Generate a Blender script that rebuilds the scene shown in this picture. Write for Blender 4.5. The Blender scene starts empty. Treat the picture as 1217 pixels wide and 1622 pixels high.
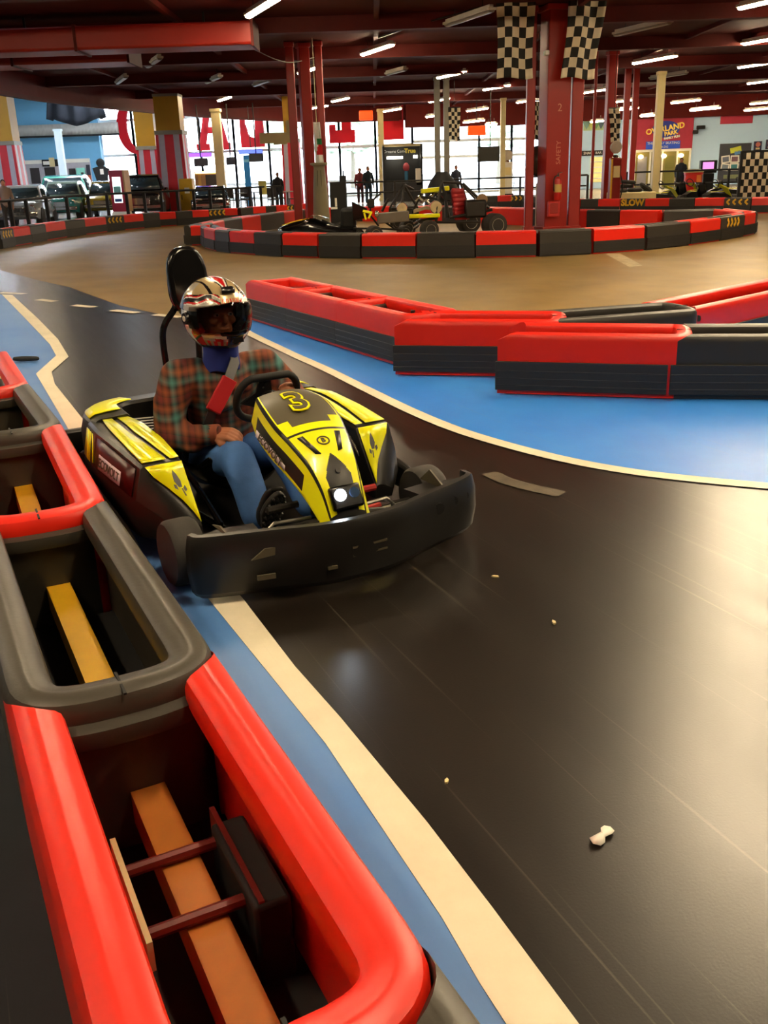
import bpy, bmesh, math, random
from mathutils import Vector as V, Matrix as M4
random.seed(7)
sc = bpy.context.scene
COL = sc.collection
PI = math.pi
R_ = math.radians
# ------------------------------------------------------------------ camera
FPX, HC, YH, RHO = 1500.0, 1.6, 266.0, 0.033
TH = math.atan((811 - YH) / FPX)
CF = V((0, math.cos(TH), -math.sin(TH))); CU0 = V((0, math.sin(TH), math.cos(TH))); CR0 = V((1, 0, 0))
CR = CR0 * math.cos(RHO) - CU0 * math.sin(RHO); CU = CU0 * math.cos(RHO) + CR0 * math.sin(RHO)
CC = V((0, 0, HC))
def ray(x, y): return CF * FPX + CR * (x - 608.5) - CU * (y - 811)
def G(x, y, z=0.0):            # where the sight line meets height z
    d = ray(x, y); return CC + d * ((z - HC) / d.z)
def at(x, y, Y):               # where it meets depth Y
    d = ray(x, y); return CC + d * (Y / d.y)
cam = bpy.data.cameras.new('camera'); camo = bpy.data.objects.new('camera', cam); COL.objects.link(camo)
cam.sensor_fit = 'VERTICAL'; cam.sensor_height = 36.0; cam.lens = FPX / 1622 * 36.0
cam.clip_start = 0.02; cam.clip_end = 500
m = M4((( CR.x, CU.x, -CF.x, 0), (CR.y, CU.y, -CF.y, 0), (CR.z, CU.z, -CF.z, HC), (0, 0, 0, 1)))
camo.matrix_world = m
sc.camera = camo
# ------------------------------------------------------------------ materials
def lin(c):
    if isinstance(c, str): c = [int(c[i:i+2], 16) / 255 for i in (1, 3, 5)]
    return tuple((v / 12.92 if v <= .04045 else ((v + .055) / 1.055) ** 2.4) for v in c[:3])
MATS = {}
def mat(name, col, rough=.5, metal=0, var=.12, scale=6, bump=0, spec=.5, emit=None, es=0, coat=0):
    if name in MATS: return MATS[name]
    m = bpy.data.materials.new(name); m.use_nodes = True
    nt = m.node_tree; b = nt.nodes['Principled BSDF']
    c = lin(col)
    tc = nt.nodes.new('ShaderNodeTexCoord')
    nz = nt.nodes.new('ShaderNodeTexNoise'); nz.inputs['Scale'].default_value = scale; nz.inputs['Detail'].default_value = 5
    nt.links.new(tc.outputs['Object'], nz.inputs['Vector'])
    mx = nt.nodes.new('ShaderNodeMix'); mx.data_type = 'RGBA'
    mx.inputs[6].default_value = (*[v * (1 - var) for v in c], 1); mx.inputs[7].default_value = (*[min(1, v * (1 + var)) for v in c], 1)
    nt.links.new(nz.outputs['Fac'], mx.inputs[0]); nt.links.new(mx.outputs[2], b.inputs['Base Color'])
    b.inputs['Roughness'].default_value = rough; b.inputs['Metallic'].default_value = metal
    b.inputs['Specular IOR Level'].default_value = spec
    if coat: b.inputs['Coat Weight'].default_value = coat; b.inputs['Coat Roughness'].default_value = .08
    if bump:
        n2 = nt.nodes.new('ShaderNodeTexNoise'); n2.inputs['Scale'].default_value = scale * 12; n2.inputs['Detail'].default_value = 3
        nt.links.new(tc.outputs['Object'], n2.inputs['Vector'])
        bp = nt.nodes.new('ShaderNodeBump'); bp.inputs['Strength'].default_value = bump; bp.inputs['Distance'].default_value = .01
        nt.links.new(n2.outputs['Fac'], bp.inputs['Height']); nt.links.new(bp.outputs['Normal'], b.inputs['Normal'])
    if emit:
        b.inputs['Emission Color'].default_value = (*lin(emit), 1); b.inputs['Emission Strength'].default_value = es
    MATS[name] = m
    return m
def nodes(name):
    m = bpy.data.materials.new(name); m.use_nodes = True; MATS[name] = m
    return m, m.node_tree, m.node_tree.nodes['Principled BSDF']
def ramp(nt, fac, stops, interp='LINEAR'):
    r = nt.nodes.new('ShaderNodeValToRGB'); r.color_ramp.interpolation = interp
    e = r.color_ramp.elements
    while len(e) < len(stops): e.new(.5)
    for i, (p, c) in enumerate(stops):
        e[i].position = p; e[i].color = (*c, 1) if not isinstance(c, float) else (c, c, c, 1)
    nt.links.new(fac, r.inputs[0]); return r.outputs[0]
# ------------------------------------------------------------------ mesh builder
class MB:
    def __init__(s): s.v = []; s.f = []; s.m = []
    def add(s, vs, fs, m=0, X=None):
        o = len(s.v)
        s.v += [tuple(X @ V(p)) if X is not None else tuple(p) for p in vs]
        s.f += [tuple(o + i for i in f) for f in fs]; s.m += [m] * len(fs)
        return s
    def box(s, c, d, m=0, rz=0, X=None):
        x, y, z = [k / 2 for k in d]
        vs = [(sx * x, sy * y, sz * z) for sz in (-1, 1) for sy in (-1, 1) for sx in (-1, 1)]
        T = M4.Translation(V(c)) @ M4.Rotation(rz, 4, 'Z')
        if X is not None: T = X @ T
        return s.add(vs, [(0, 2, 3, 1), (4, 5, 7, 6), (0, 1, 5, 4), (2, 6, 7, 3), (0, 4, 6, 2), (1, 3, 7, 5)], m, T)
    def bar(s, a, b, w, h, m=0):      # rectangular bar between two points
        a = V(a); b = V(b); d = b - a; L = d.length
        if L < 1e-6: return s
        q = d.to_track_quat('X', 'Z').to_matrix().to_4x4()
        return s.box((0, 0, 0), (L, w, h), m, 0, M4.Translation((a + b) / 2) @ q)
    def loft(s, secs, m=0, closed=True, cap=True, ring=False):
        n = len(secs[0]); o = len(s.v)
        for q in secs: s.v += [tuple(p) for p in q]
        K = len(secs)
        for i in range(K if ring else K - 1):
            i2 = (i + 1) % K
            for j in range(n if closed else n - 1):
                j2 = (j + 1) % n
                s.f.append((o + i * n + j, o + i * n + j2, o + i2 * n + j2, o + i2 * n + j)); s.m.append(m)
        if cap and closed and not ring:
            s.f.append(tuple(o + j for j in range(n))[::-1]); s.f.append(tuple(o + (K - 1) * n + j for j in range(n))); s.m += [m, m]
        return s
    def tube(s, path, r, n=8, m=0, closed=False, flat=1.0):
        P = [V(p) for p in path]; K = len(P)
        rr = r if isinstance(r, (list, tuple)) else [r] * K
        secs = []; up = None
        for i in range(K):
            a = P[(i - 1) % K] if (closed or i > 0) else P[i]; b = P[(i + 1) % K] if (closed or i < K - 1) else P[i]
            t = (b - a).normalized()
            if up is None: up = V((0, 0, 1)) if abs(t.z) < .9 else V((0, 1, 0))
            x = t.cross(up).normalized(); up = x.cross(t).normalized()
            secs.append([P[i] + x * (math.cos(2 * PI * k / n) * rr[i]) + up * (math.sin(2 * PI * k / n) * rr[i] * flat) for k in range(n)])
        return s.loft(secs, m, True, True, closed)
    def cyl(s, a, b, r0, r1=None, n=16, m=0): return s.tube([a, b], [r0, r0 if r1 is None else r1], n, m)
    def lathe(s, prof, n=24, m=0, X=None):     # profile (r, z), around Z
        vs = [(r * math.cos(2 * PI * k / n), r * math.sin(2 * PI * k / n), z) for r, z in prof for k in range(n)]
        fs = [(i * n + k, i * n + (k + 1) % n, (i + 1) * n + (k + 1) % n, (i + 1) * n + k) for i in range(len(prof) - 1) for k in range(n)]
        fs.append(tuple(range(n))[::-1]); o = (len(prof) - 1) * n; fs.append(tuple(o + k for k in range(n)))
        return s.add(vs, fs, m, X)
    def prism(s, poly, z0, z1, m=0, X=None):
        n = len(poly); vs = [(x, y, z0) for x, y in poly] + [(x, y, z1) for x, y in poly]
        fs = [tuple(range(n))[::-1], tuple(n + i for i in range(n))] + [(i, (i + 1) % n, n + (i + 1) % n, n + i) for i in range(n)]
        return s.add(vs, fs, m, X)
    def ell(s, c, r, m=0, n=20, k=12, X=None):
        r = (r, r, r) if not isinstance(r, (tuple, list)) else r
        prof = [(math.sin(PI * i / k), -math.cos(PI * i / k)) for i in range(k + 1)]
        prof[0] = (.02, -1); prof[-1] = (.02, 1)
        T = M4.Translation(V(c)) @ (X if X is not None else M4()) @ M4.Diagonal((*r, 1))
        return s.lathe(prof, n, m, T)
    def grid(s, fn, nu, nv, m=0, mf=None):
        o = len(s.v)
        for j in range(nv + 1):
            for i in range(nu + 1): s.v.append(tuple(fn(i / nu, j / nv)))
        for j in range(nv):
            for i in range(nu):
                a = o + j * (nu + 1) + i
                s.f.append((a, a + 1, a + nu + 2, a + nu + 1)); s.m.append(mf(i, j) if mf else m)
        return s
    def build(s, name, mats, parent=None, bevel=0, seg=2, sharp=35, solid=0, sub=0, label=None, weld=False):
        me = bpy.data.meshes.new(name); me.from_pydata(s.v, [], s.f)
        if not isinstance(mats, (list, tuple)): mats = [mats]
        for q in mats: me.materials.append(q)
        me.polygons.foreach_set('material_index', s.m); me.update()
        bm = bmesh.new(); bm.from_mesh(me)
        if weld: bmesh.ops.remove_doubles(bm, verts=bm.verts[:], dist=1e-5)
        bmesh.ops.recalc_face_normals(bm, faces=bm.faces[:]); bm.to_mesh(me); bm.free()
        me.polygons.foreach_set('use_smooth', [True] * len(me.polygons)); me.set_sharp_from_angle(angle=R_(sharp)); me.update()
        o = bpy.data.objects.new(name, me); COL.objects.link(o)
        if parent is not None: o.parent = parent
        if solid:
            q = o.modifiers.new('solid', 'SOLIDIFY'); q.thickness = solid; q.offset = 0
        if bevel:
            q = o.modifiers.new('bevel', 'BEVEL'); q.width = bevel; q.segments = seg; q.limit_method = 'ANGLE'; q.angle_limit = R_(40)
        if sub:
            q = o.modifiers.new('sub', 'SUBSURF'); q.levels = sub; q.render_levels = sub
        if label: o['label'] = label
        return o
def tag(o, label, cat, group=None, kind=None):
    o['label'] = label; o['category'] = cat
    if group: o['group'] = group
    if kind: o['kind'] = kind
    return o
def thing(name, label, cat, loc=(0, 0, 0), rz=0, group=None):
    o = bpy.data.objects.new(name, None); COL.objects.link(o); o.empty_display_size = .2
    o.location = loc; o.rotation_euler = (0, 0, rz)
    return tag(o, label, cat, group)
def struct(o, label=None):
    o['kind'] = 'structure'
    if label: o['label'] = label
    return o
def dup(root, loc, rz, label, group=None):
    r = root.copy(); COL.objects.link(r); r.location = loc; r.rotation_euler = (0, 0, rz); r['label'] = label
    if group: r['group'] = group
    for ch in list(root.children):
        c = ch.copy(); COL.objects.link(c); c.parent = r
        for g in list(ch.children):
            d = g.copy(); COL.objects.link(d); d.parent = c
    return r
def text(name, body, mats, parent, X, size, ext=.002, bold=0, align='CENTER'):
    cu = bpy.data.curves.new(name, 'FONT'); cu.body = body; cu.size = size; cu.extrude = ext; cu.offset = bold
    cu.align_x = align; cu.align_y = 'CENTER'; cu.resolution_u = 3
    t = bpy.data.objects.new(name + '_c', cu); COL.objects.link(t)
    dg = bpy.context.evaluated_depsgraph_get(); me = bpy.data.meshes.new_from_object(t.evaluated_get(dg))
    bpy.data.objects.remove(t)
    me.transform(X); me.materials.clear(); me.materials.append(mats); me.name = name
    o = bpy.data.objects.new(name, me); COL.objects.link(o); o.parent = parent
    return o
def frame(o, x, y):            # matrix from origin and two axes
    x = V(x).normalized(); y = V(y); y = (y - x * y.dot(x)).normalized(); z = x.cross(y)
    return M4(((x.x, y.x, z.x, o[0]), (x.y, y.y, z.y, o[1]), (x.z, y.z, z.z, o[2]), (0, 0, 0, 1)))
def ordinal(i): return ['first', 'second', 'third', 'fourth', 'fifth', 'sixth', 'seventh', 'eighth', 'ninth', 'tenth', 'eleventh', 'twelfth', 'thirteenth', 'fourteenth', 'fifteenth', 'sixteenth', 'seventeenth', 'eighteenth', 'nineteenth', 'twentieth', 'twenty-first', 'twenty-second', 'twenty-third', 'twenty-fourth', 'twenty-fifth', 'twenty-sixth', 'twenty-seventh', 'twenty-eighth', 'twenty-ninth', 'thirtieth'][i]
def catmull(pts, k=8, closed=False):
    P = [V(p) for p in pts]; n = len(P); out = []
    for i in range(n if closed else n - 1):
        p0 = P[(i - 1) % n] if (closed or i > 0) else P[0] * 2 - P[1]; p1 = P[i]; p2 = P[(i + 1) % n]
        p3 = P[(i + 2) % n] if (closed or i + 2 < n) else P[-1] * 2 - P[-2]
        for j in range(k):
            t = j / k
            out.append(.5 * ((2 * p1) + (p2 - p0) * t + (2 * p0 - 5 * p1 + 4 * p2 - p3) * t * t + (3 * p1 - p0 - 3 * p2 + p3) * t ** 3))
    if not closed: out.append(P[-1])
    return out
# shared materials
RED = mat('red_plastic', '#dc1f0e', .38, var=.05, scale=3, bump=.03)
DRED = mat('worn_red_plastic', '#b41a12', .5, var=.12, scale=3)
BLK = mat('black_plastic', '#2b2824', .45, var=.15, scale=5, bump=.04)
RUB = mat('black_rubber', '#1d1b1a', .6, var=.25, scale=9, bump=.08)
GLB = mat('gloss_black', '#0b0b0c', .18, var=.1, spec=.6)
MBK = mat('matt_black', '#0d0d0e', .7)
YEL = mat('yellow_paint', '#d9a814', .5, var=.12)
KYEL = mat('kart_yellow', '#fffb10', .3, var=.04, coat=.3)
WHT = mat('white_paint', '#ece8dc', .5, var=.04)
CRM = mat('cream_paint', '#d8c690', .5, var=.06)
STL = mat('steel', '#a9a59c', .3, 1)
DST = mat('dark_steel', '#3c3936', .4, .8)
PRED = mat('red_column_paint', '#981a10', .4, var=.08, scale=2)
GRY = mat('grey_metal', '#8b877c', .5)
GLOW = mat('tube_glow', '#fff2d8', .5, emit='#ffe6bc', es=60)
# ================================================================== setting
def floor_mat(name, c1, c2, rough=.38, sc_=.6, spec=.5, streak=.35, bump=.06):
    m, nt, b = nodes(name)
    tc = nt.nodes.new('ShaderNodeTexCoord')
    n1 = nt.nodes.new('ShaderNodeTexNoise'); n1.inputs['Scale'].default_value = sc_; n1.inputs['Detail'].default_value = 6; n1.inputs['Roughness'].default_value = .6
    nt.links.new(tc.outputs['Object'], n1.inputs['Vector'])
    mp = nt.nodes.new('ShaderNodeMapping'); mp.vector_type = 'TEXTURE'; mp.inputs['Rotation'].default_value = (0, 0, R_(-68)); mp.inputs['Scale'].default_value = (3, .25, 1)
    nt.links.new(tc.outputs['Object'], mp.inputs['Vector'])
    n2 = nt.nodes.new('ShaderNodeTexNoise'); n2.inputs['Scale'].default_value = 1.3; n2.inputs['Detail'].default_value = 7; n2.inputs['Roughness'].default_value = .65
    nt.links.new(mp.outputs[0], n2.inputs['Vector'])
    a = nt.nodes.new('ShaderNodeMath'); a.operation = 'MULTIPLY_ADD'; a.inputs[1].default_value = streak
    nt.links.new(n2.outputs['Fac'], a.inputs[0]); nt.links.new(n1.outputs['Fac'], a.inputs[2])
    col = ramp(nt, a.outputs[0], [(.45, lin(c1)), (.95, lin(c2))])
    m2 = nt.nodes.new('ShaderNodeMapping'); m2.vector_type = 'TEXTURE'; m2.inputs['Rotation'].default_value = (0, 0, R_(-66)); m2.inputs['Scale'].default_value = (2.2, .022, 1)
    nt.links.new(tc.outputs['Object'], m2.inputs['Vector'])
    n4 = nt.nodes.new('ShaderNodeTexNoise'); n4.inputs['Scale'].default_value = 1.0; n4.inputs['Detail'].default_value = 3
    nt.links.new(m2.outputs[0], n4.inputs['Vector'])
    sc4 = ramp(nt, n4.outputs['Fac'], [(.64, 0.0), (.76, .2)])
    mxs = nt.nodes.new('ShaderNodeMix'); mxs.data_type = 'RGBA'; mxs.inputs[7].default_value = (.3, .26, .2, 1)
    nt.links.new(sc4, mxs.inputs[0]); nt.links.new(col, mxs.inputs[6]); nt.links.new(mxs.outputs[2], b.inputs['Base Color'])
    r = nt.nodes.new('ShaderNodeMath'); r.operation = 'MULTIPLY_ADD'; r.inputs[1].default_value = .12; r.inputs[2].default_value = rough - .06
    nt.links.new(n2.outputs['Fac'], r.inputs[0]); nt.links.new(r.outputs[0], b.inputs['Roughness'])
    b.inputs['Specular IOR Level'].default_value = spec
    n3 = nt.nodes.new('ShaderNodeTexNoise'); n3.inputs['Scale'].default_value = 130; n3.inputs['Detail'].default_value = 2
    nt.links.new(tc.outputs['Object'], n3.inputs['Vector'])
    bp = nt.nodes.new('ShaderNodeBump'); bp.inputs['Strength'].default_value = bump; bp.inputs['Distance'].default_value = .004
    nt.links.new(n3.outputs['Fac'], bp.inputs['Height']); nt.links.new(bp.outputs['Normal'], b.inputs['Normal'])
    return m
F_TRACK = floor_mat('track_floor', '#0f0c0a', '#261f19', .30)
F_CONC = floor_mat('far_track_floor', '#6b5428', '#8f7545', .46, 1.0)
F_BLUE = floor_mat('blue_floor_paint', '#2678de', '#3f90ea', .42, .8, .45)
F_BLUE2 = floor_mat('faded_blue_floor_paint', '#3a74c4', '#6f97cc', .42, .5, .45)
F_WHITE = floor_mat('white_floor_paint', '#d4cab0', '#eae0c8', .5, 3, .4)
F_SLATE = floor_mat('slate_floor', '#14161a', '#22252b', .6, 2, .3)
F_LOBBY = floor_mat('lobby_floor', '#7a7570', '#98928a', .25, .5)
F_WORN = floor_mat('worn_white_paint', '#8d8064', '#c4b68f', .5, 6, .4)

def flat(name, pts, m, z, structure=True):
    b = MB(); b.v = [(p[0], p[1], z) for p in pts]; b.f = [tuple(range(len(pts)))]; b.m = [0]
    o = b.build(name, m)
    return struct(o) if structure else o
def ribbon(name, pts, w, m, z):
    P = [V((p[0], p[1], 0)) for p in pts]; b = MB(); L = []
    for i, p in enumerate(P):
        t = (P[min(i + 1, len(P) - 1)] - P[max(i - 1, 0)]).normalized(); n = V((-t.y, t.x, 0))
        L.append((p + n * w / 2, p - n * w / 2))
    for i in range(len(L) - 1):
        b.add([(q.x, q.y, z) for q in (L[i][0], L[i][1], L[i + 1][1], L[i + 1][0])], [(0, 1, 2, 3)])
    return struct(b.build(name, m))
def strip(name, A, B, m, z):
    b = MB()
    for i in range(len(A) - 1): b.add([(q[0], q[1], z) for q in (A[i], B[i], B[i + 1], A[i + 1])], [(0, 1, 2, 3)])
    return struct(b.build(name, m))
b = MB(); b.box((3, 42, -.1), (64, 100, .2)); struct(b.build('floor', F_TRACK), 'dark worn indoor kart track floor')
# lighter concrete of the far part of the track
edge = [G(*p) for p in ((0, 428), (60, 444), (110, 455), (150, 470), (190, 484), (250, 497), (290, 503))]
flat('floor_1', [V((-12.0, 17.5, 0))] + edge + [V((-.9, 10.6, 0)), V((.6, 8.45, 0)), V((5, 9.2, 0)), V((14, 13, 0)), V((20, 30, 0)), V((8, 45, 0)), V((-2, 46, 0)), V((-10, 32, 0)), V((-12, 26, 0))], F_CONC, .002)
flat('floor_2', [V((-26, 20, 0)), V((-10.6, 24, 0)), V((-9.9, 30.3, 0)), V((-8.5, 34, 0)), V((-2.5, 38.5, 0)), V((8.3, 33.5, 0)), V((20, 31, 0)), V((32, 31, 0)), V((32, 62, 0)), V((2.4, 60, 0)), V((-17.2, 64.9, 0)), V((-26, 65, 0))], F_LOBBY, .003)
inner = [(800, 1622), (760, 1560), (700, 1456), (608, 1318), (516, 1180), (415, 1055), (330, 950)]
outer = [(915, 1622), (860, 1548), (780, 1440), (677, 1305), (539, 1138), (468, 1058), (385, 950)]
ki = [(108, 680), (76, 625), (57, 593), (89, 564), (79, 546), (40, 505), (3, 467)]
ko = [(137, 672), (87, 609), (82, 590), (109, 566), (92, 538), (60, 505), (20, 468)]
A = [G(*p) for p in inner + ki]; B = [G(*p) for p in outer + ko]
A0 = A[0] + (A[0] - A[1]) * 3; B0 = B[0] + (B[0] - B[1]) * 3
strip('trim_1', [A0] + A, [B0] + B, F_WHITE, .006)
blueL = [A0] + A + [V((-9, 16, 0)), V((-5.2, 8.5, 0)), V((-3.4, 7.2, 0)), V((-1.75, 4.1, 0)), V((-.6, 1.6, 0)), V((.4, -.4, 0))]
flat('trim_2', blueL, F_BLUE2, .004)
wc = catmull([G(*p) for p in ((385, 522), (398, 530), (460, 560), (520, 587), (580, 617), (650, 651), (720, 680), (800, 705), (900, 730), (1000, 748), (1100, 760), (1217, 771), (1400, 785))], 5)
ribbon('trim_3', wc, .1, F_WHITE, .006)
flat('trim_4', wc + [V((6.5, 5.5, 0)), V((7, 9.6, 0)), V((4.6, 9.05, 0)), V((2.7, 8.75, 0)), V((.75, 8.45, 0)), V((-.75, 11.3, 0)), V((-1.4, 12.1, 0))], F_BLUE, .004)
for i, q in enumerate((((0, 464), (39, 466)), ((60, 475), (88, 478)), ((116, 484), (150, 487)), ((179, 492), (218, 496)), ((245, 499), (287, 503)))):
    ribbon('trim_%d' % (5 + i), [G(*q[0]), G(*q[1])], .13, F_WHITE, .006)
flat('trim_10', [G(*p) for p in ((958, 402), (983, 402), (1018, 421), (998, 424))], F_WORN, .006)
flat('floor_3', [V((-2.2, 3.6, 0)), V((-1.62, 4.0, 0)), V((-.6, 1.7, 0)), V((.2, -.2, 0)), V((-2.5, -1, 0)), V((-3.5, 3, 0))], F_SLATE, .008)
# worn white scuff beside the racing line
ribbon('trim_11', [G(775, 750), G(800, 762), (G(835, 772)), G(890, 784)], .1, floor_mat('scuff', '#3d352b', '#6a604e', .45, 9), .005)
# ------------------------------------------------------------------ ceiling
CEIL = mat('dark_red_ceiling', '#480d08', .75, spec=.25, var=.35, scale=1.2)
BEAM = mat('dark_red_beam', '#500f09', .65, spec=.25, var=.25, scale=2)
BULK = mat('red_bulkhead', '#5a100a', .65, spec=.2, var=.2, scale=1.5)
DUCT = mat('red_duct', '#8e190d', .5, var=.12, scale=2)
ZC = 5.0
line = [V((-12.2, -6, 0)), V((-12.1, 24, 0)), V((-11.95, 33.5, 0)), V((-11.47, 38.5, 0)), V((-10.3, 43.3, 0)), V((-7.7, 51.5, 0)), V((-4.5, 57.1, 0)), V((-2.5, 59.4, 0)), V((2.4, 60, 0))]
b = MB(); b.prism([(p.x, p.y) for p in line] + [(10.5, 62.4), (32, 62.4), (32, -6)], ZC, ZC + .15); struct(b.build('ceiling', CEIL), 'dark red ceiling over the track')
b = MB(); b.prism([(-27, -6), (-12.2, -6)] + [(p.x - .1, p.y) for p in line[1:]] + [(2.4, 82.5), (-27, 82.5)], 7.2, 7.35)
LROOF = mat('lobby_roof', '#66736a', .7, var=.2, scale=.7)
struct(b.build('ceiling_1', LROOF), 'grey-green high roof over the lobby')
ln = catmull(line, 4)
b = MB()
for i in range(len(ln) - 1): b.bar(ln[i] + V((0, 0, 5.75)), ln[i + 1] + V((0, 0, 5.75)), .3, 3.1)
struct(b.build('trim_12', BULK), 'dark red bulkhead along the edge of the low ceiling')
b = MB()
for i in range(len(ln) - 1): b.bar(ln[i] + V((.2, 0, 4.22)), ln[i + 1] + V((.2, 0, 4.22)), .16, .12)
struct(b.build('trim_13', BEAM))
# soffit over the far windows and shops
b = MB(); b.bar((2.0, 59.6, 4.4), (10.5, 61.6, 4.4), .3, 1.3); struct(b.build('trim_14', BULK))
b = MB(); b.bar((10.4, 61.3, 4.45), (32, 59.6, 4.45), .3, 1.2); struct(b.build('trim_15', BULK))
# beams and purlins
d = V((.36, -.93, 0)); pn = V((.93, .36, 0)); k = 16
for i, y in enumerate((12, 19.5, 25, 31, 37, 44, 52)):
    b = MB(); b.box((9, y, ZC - .16), (41, .18, .32)); b.box((9, y, ZC - .32), (41, .3, .04)); struct(b.build('trim_%d' % k, BEAM)); k += 1
for i in range(9):
    x = -9 + i * 4.6
    b = MB(); b.box((x, 27, ZC - .06), (.12, 66, .12)); struct(b.build('trim_%d' % k, BEAM)); k += 1
# ducts (upper left)
def duct(px, z, h, w, label, x0):
    e = G(*px, z); t = thing('ceiling_duct', label, 'duct', (e.x, e.y, z))
    b = MB(); b.box(((x0 - e.x) / 2, w / 2, h / 2), (e.x - x0, w, h)); b.build('duct_body', DUCT, t, bevel=.06)
    for xx in (0, .34, .68): MB().box(((x0 - e.x) * xx - .02, w / 2, h / 2), (.06, w + .06, h + .06)).build('flange', BEAM, t)
    for xx in (.1, .45, .8): MB().box(((x0 - e.x) * xx, w / 2, h + (ZC - z - h) / 2), (.05, .05, ZC - z - h)).build('hanger', DST, t)
duct((402, 70), 4.25, .48, 1.1, 'long bright red ceiling duct, the nearer and longer one at upper left', -14)
duct((205, 97), 4.2, .4, 1.3, 'dull red ceiling duct, the shorter and farther one at upper left', -14)
b = MB()
P = [G(402, 78, 4.6), G(440, 95, 4.35), G(470, 98, 4.45), G(520, 84, 4.9)]
tag(MB().tube(catmull(P, 6), .012, 6).build('ceiling_cable', GRY), 'thin pale cable sagging under the ceiling beside the red duct end', 'cable')
tag(MB().tube(catmull([G(600, 60, 4.85), G(660, 40, 4.8), G(760, 12, 4.9)], 6), .02, 6).build('ceiling_conduit', DST), 'long straight conduit under the ceiling left of the checkered flags', 'conduit')
# two glowing orange heater boxes far back
HOT = mat('orange_heater', '#ff5a18', .5, emit='#ff3c08', es=.5)
for (px, lab) in (((580, 183), 'small orange-red box heater under the far ceiling, left one'), ((755, 207), 'small orange-red box heater under the far ceiling, right one beside the flag')):
    p = G(px[0], px[1], 4.3); 
    if p.y > 52: p = at(px[0], px[1], 52)
    t = thing('ceiling_heater', lab, 'heater', p)
    MB().box((0, 0, 0), (.9 if px[0] > 700 else .7, .5, .45)).build('heater_body', HOT, t, bevel=.05)
    MB().box((0, 0, (ZC - p.z) / 2 + .2), (.04, .04, ZC - p.z - .4)).build('hanger', DST, t)
# ------------------------------------------------------------------ fluorescent fixtures
LIT = [((388, 24), (443, 2)), ((573, 87), (621, 72)), ((473, 117), (508, 106)), ((342, 160), (369, 154)), ((525, 162), (553, 155)), ((5, 105), (22, 97)),
       ((695, 124), (735, 114)), ((767, 143), (806, 135)), ((680, 163), (711, 155)), ((607, 179), (636, 170)), ((741, 178), (771, 170)), ((740, 195), (761, 190)), ((676, 187), (690, 182)), ((770, 200), (787, 195)),
       ((1009, 101), (1064, 89)), ((922, 149), (939, 144)), ((943, 147), (957, 140)), ((969, 164), (1001, 157)), ((974, 177), (1006, 170)), ((1069, 165), (1104, 157)), ((1101, 177), (1133, 169)), ((889, 176), (903, 171)), ((822, 164), (834, 159)), ((848, 161), (855, 157)),
       ((1189, 69), (1240, 58)), ((1181, 107), (1230, 97)), ((1193, 133), (1235, 125)), ((1198, 165), (1230, 160)), ((1187, 175), (1222, 171)), ((1200, 8), (1262, -8)), ((1021, 186), (1031, 181)), ((939, 195), (953, 190)), ((492, 173), (500, 170)), ((510, 170), (517, 167))]
UNLIT = [((712, 42), (772, 17)), ((985, 55), (1048, 38)), ((1037, 125), (1080, 117)), ((230, 105), (257, 95)), ((182, 133), (203, 122)), ((400, 137), (430, 127)), ((318, 130), (358, 124)), ((600, 120), (645, 112))]
HOUS = mat('fixture_white', '#cfc6b4', .5)
OFF = mat('unlit_tube', '#8f857a', .4)
ANG = math.atan2(-.93, .36)
fx = {}
def fixture(c, lit, label, group, L):
    key = (lit, round(L, 1))
    if key in fx:
        return dup(fx[key], c, ANG, label, group)
    t = thing('fluorescent_light', label, 'ceiling light', c, ANG, group)
    MB().box((0, 0, .045), (L, .2, .05)).box((0, 0, .1), (L * .96, .1, .06)).build('housing', HOUS, t)
    MB().tube([(-L / 2 + .03, 0, 0), (L / 2 - .03, 0, 0)], .075, 10, flat=.5).build('lamp_tube', GLOW if lit else OFF, t)
    for q in (-.3, .3): MB().cyl((L * q, 0, .13), (L * q, 0, ZC - c[2]), .012, n=6).build('hanging_rod', DST, t)
    fx[key] = t
    return t
def where(px):
    return 'left' if px < 480 else 'middle' if px < 800 else 'right'
def order(lst, lit):
    rows = {}
    for e in lst:
        cx, cy = (e[0][0] + e[1][0]) / 2, (e[0][1] + e[1][1]) / 2
        p = G(cx, cy, 4.7)
        if p.y > 54: p = at(cx, cy, 54)
        if p.x < -11.4: p = p * 1
        rows.setdefault(where(cx), []).append((cy, p, abs(e[0][0] - e[1][0])))
    for w, l in rows.items():
        l.sort(key=lambda q: q[0])
        for i, (cy, p, wd) in enumerate(l):
            near = 'highest in the picture' if i == 0 else ('%s highest in the picture' % ordinal(i)) if i < len(l) - 1 else 'lowest in the picture'
            lab = ('lit' if lit else 'unlit') + ' strip light over the track %s, %s' % (w, near)
            small = wd < 18
            fixture((p.x, p.y, p.z), lit, lab, 'lit ceiling strip lights' if lit else 'unlit ceiling strip lights', 1.1 if small else 2.3)
order(LIT, True); order(UNLIT, False)
n = 0
if 1:                                # rows carry on unseen overhead; some right-hand lights added to strengthen the floor glow
    for x, y in ((3.3, 7.0), (3.8, 8.4), (4.8, 10.6), (5.6, 13.2), (6.6, 15.6), (7.6, 18.4), (7.2, 12.0), (-1.9, 8.6), (-3.2, 14.0), (-8, 3), (-8, 10), (-9, 17), (10, 4), (11, 11), (11.5, 17), (1.2, 2.2), (-3, 1.5), (5, 2)):
        n += 1
        fixture((x, y, 4.7), True, 'lit fluorescent strip light in the rows above the viewer, outside the frame', 'ceiling strip lights above the viewer', 2.3)
LGLOW = mat('lobby_tube_glow', '#ffffff', .5, emit='#f4f8ff', es=85)
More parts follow.
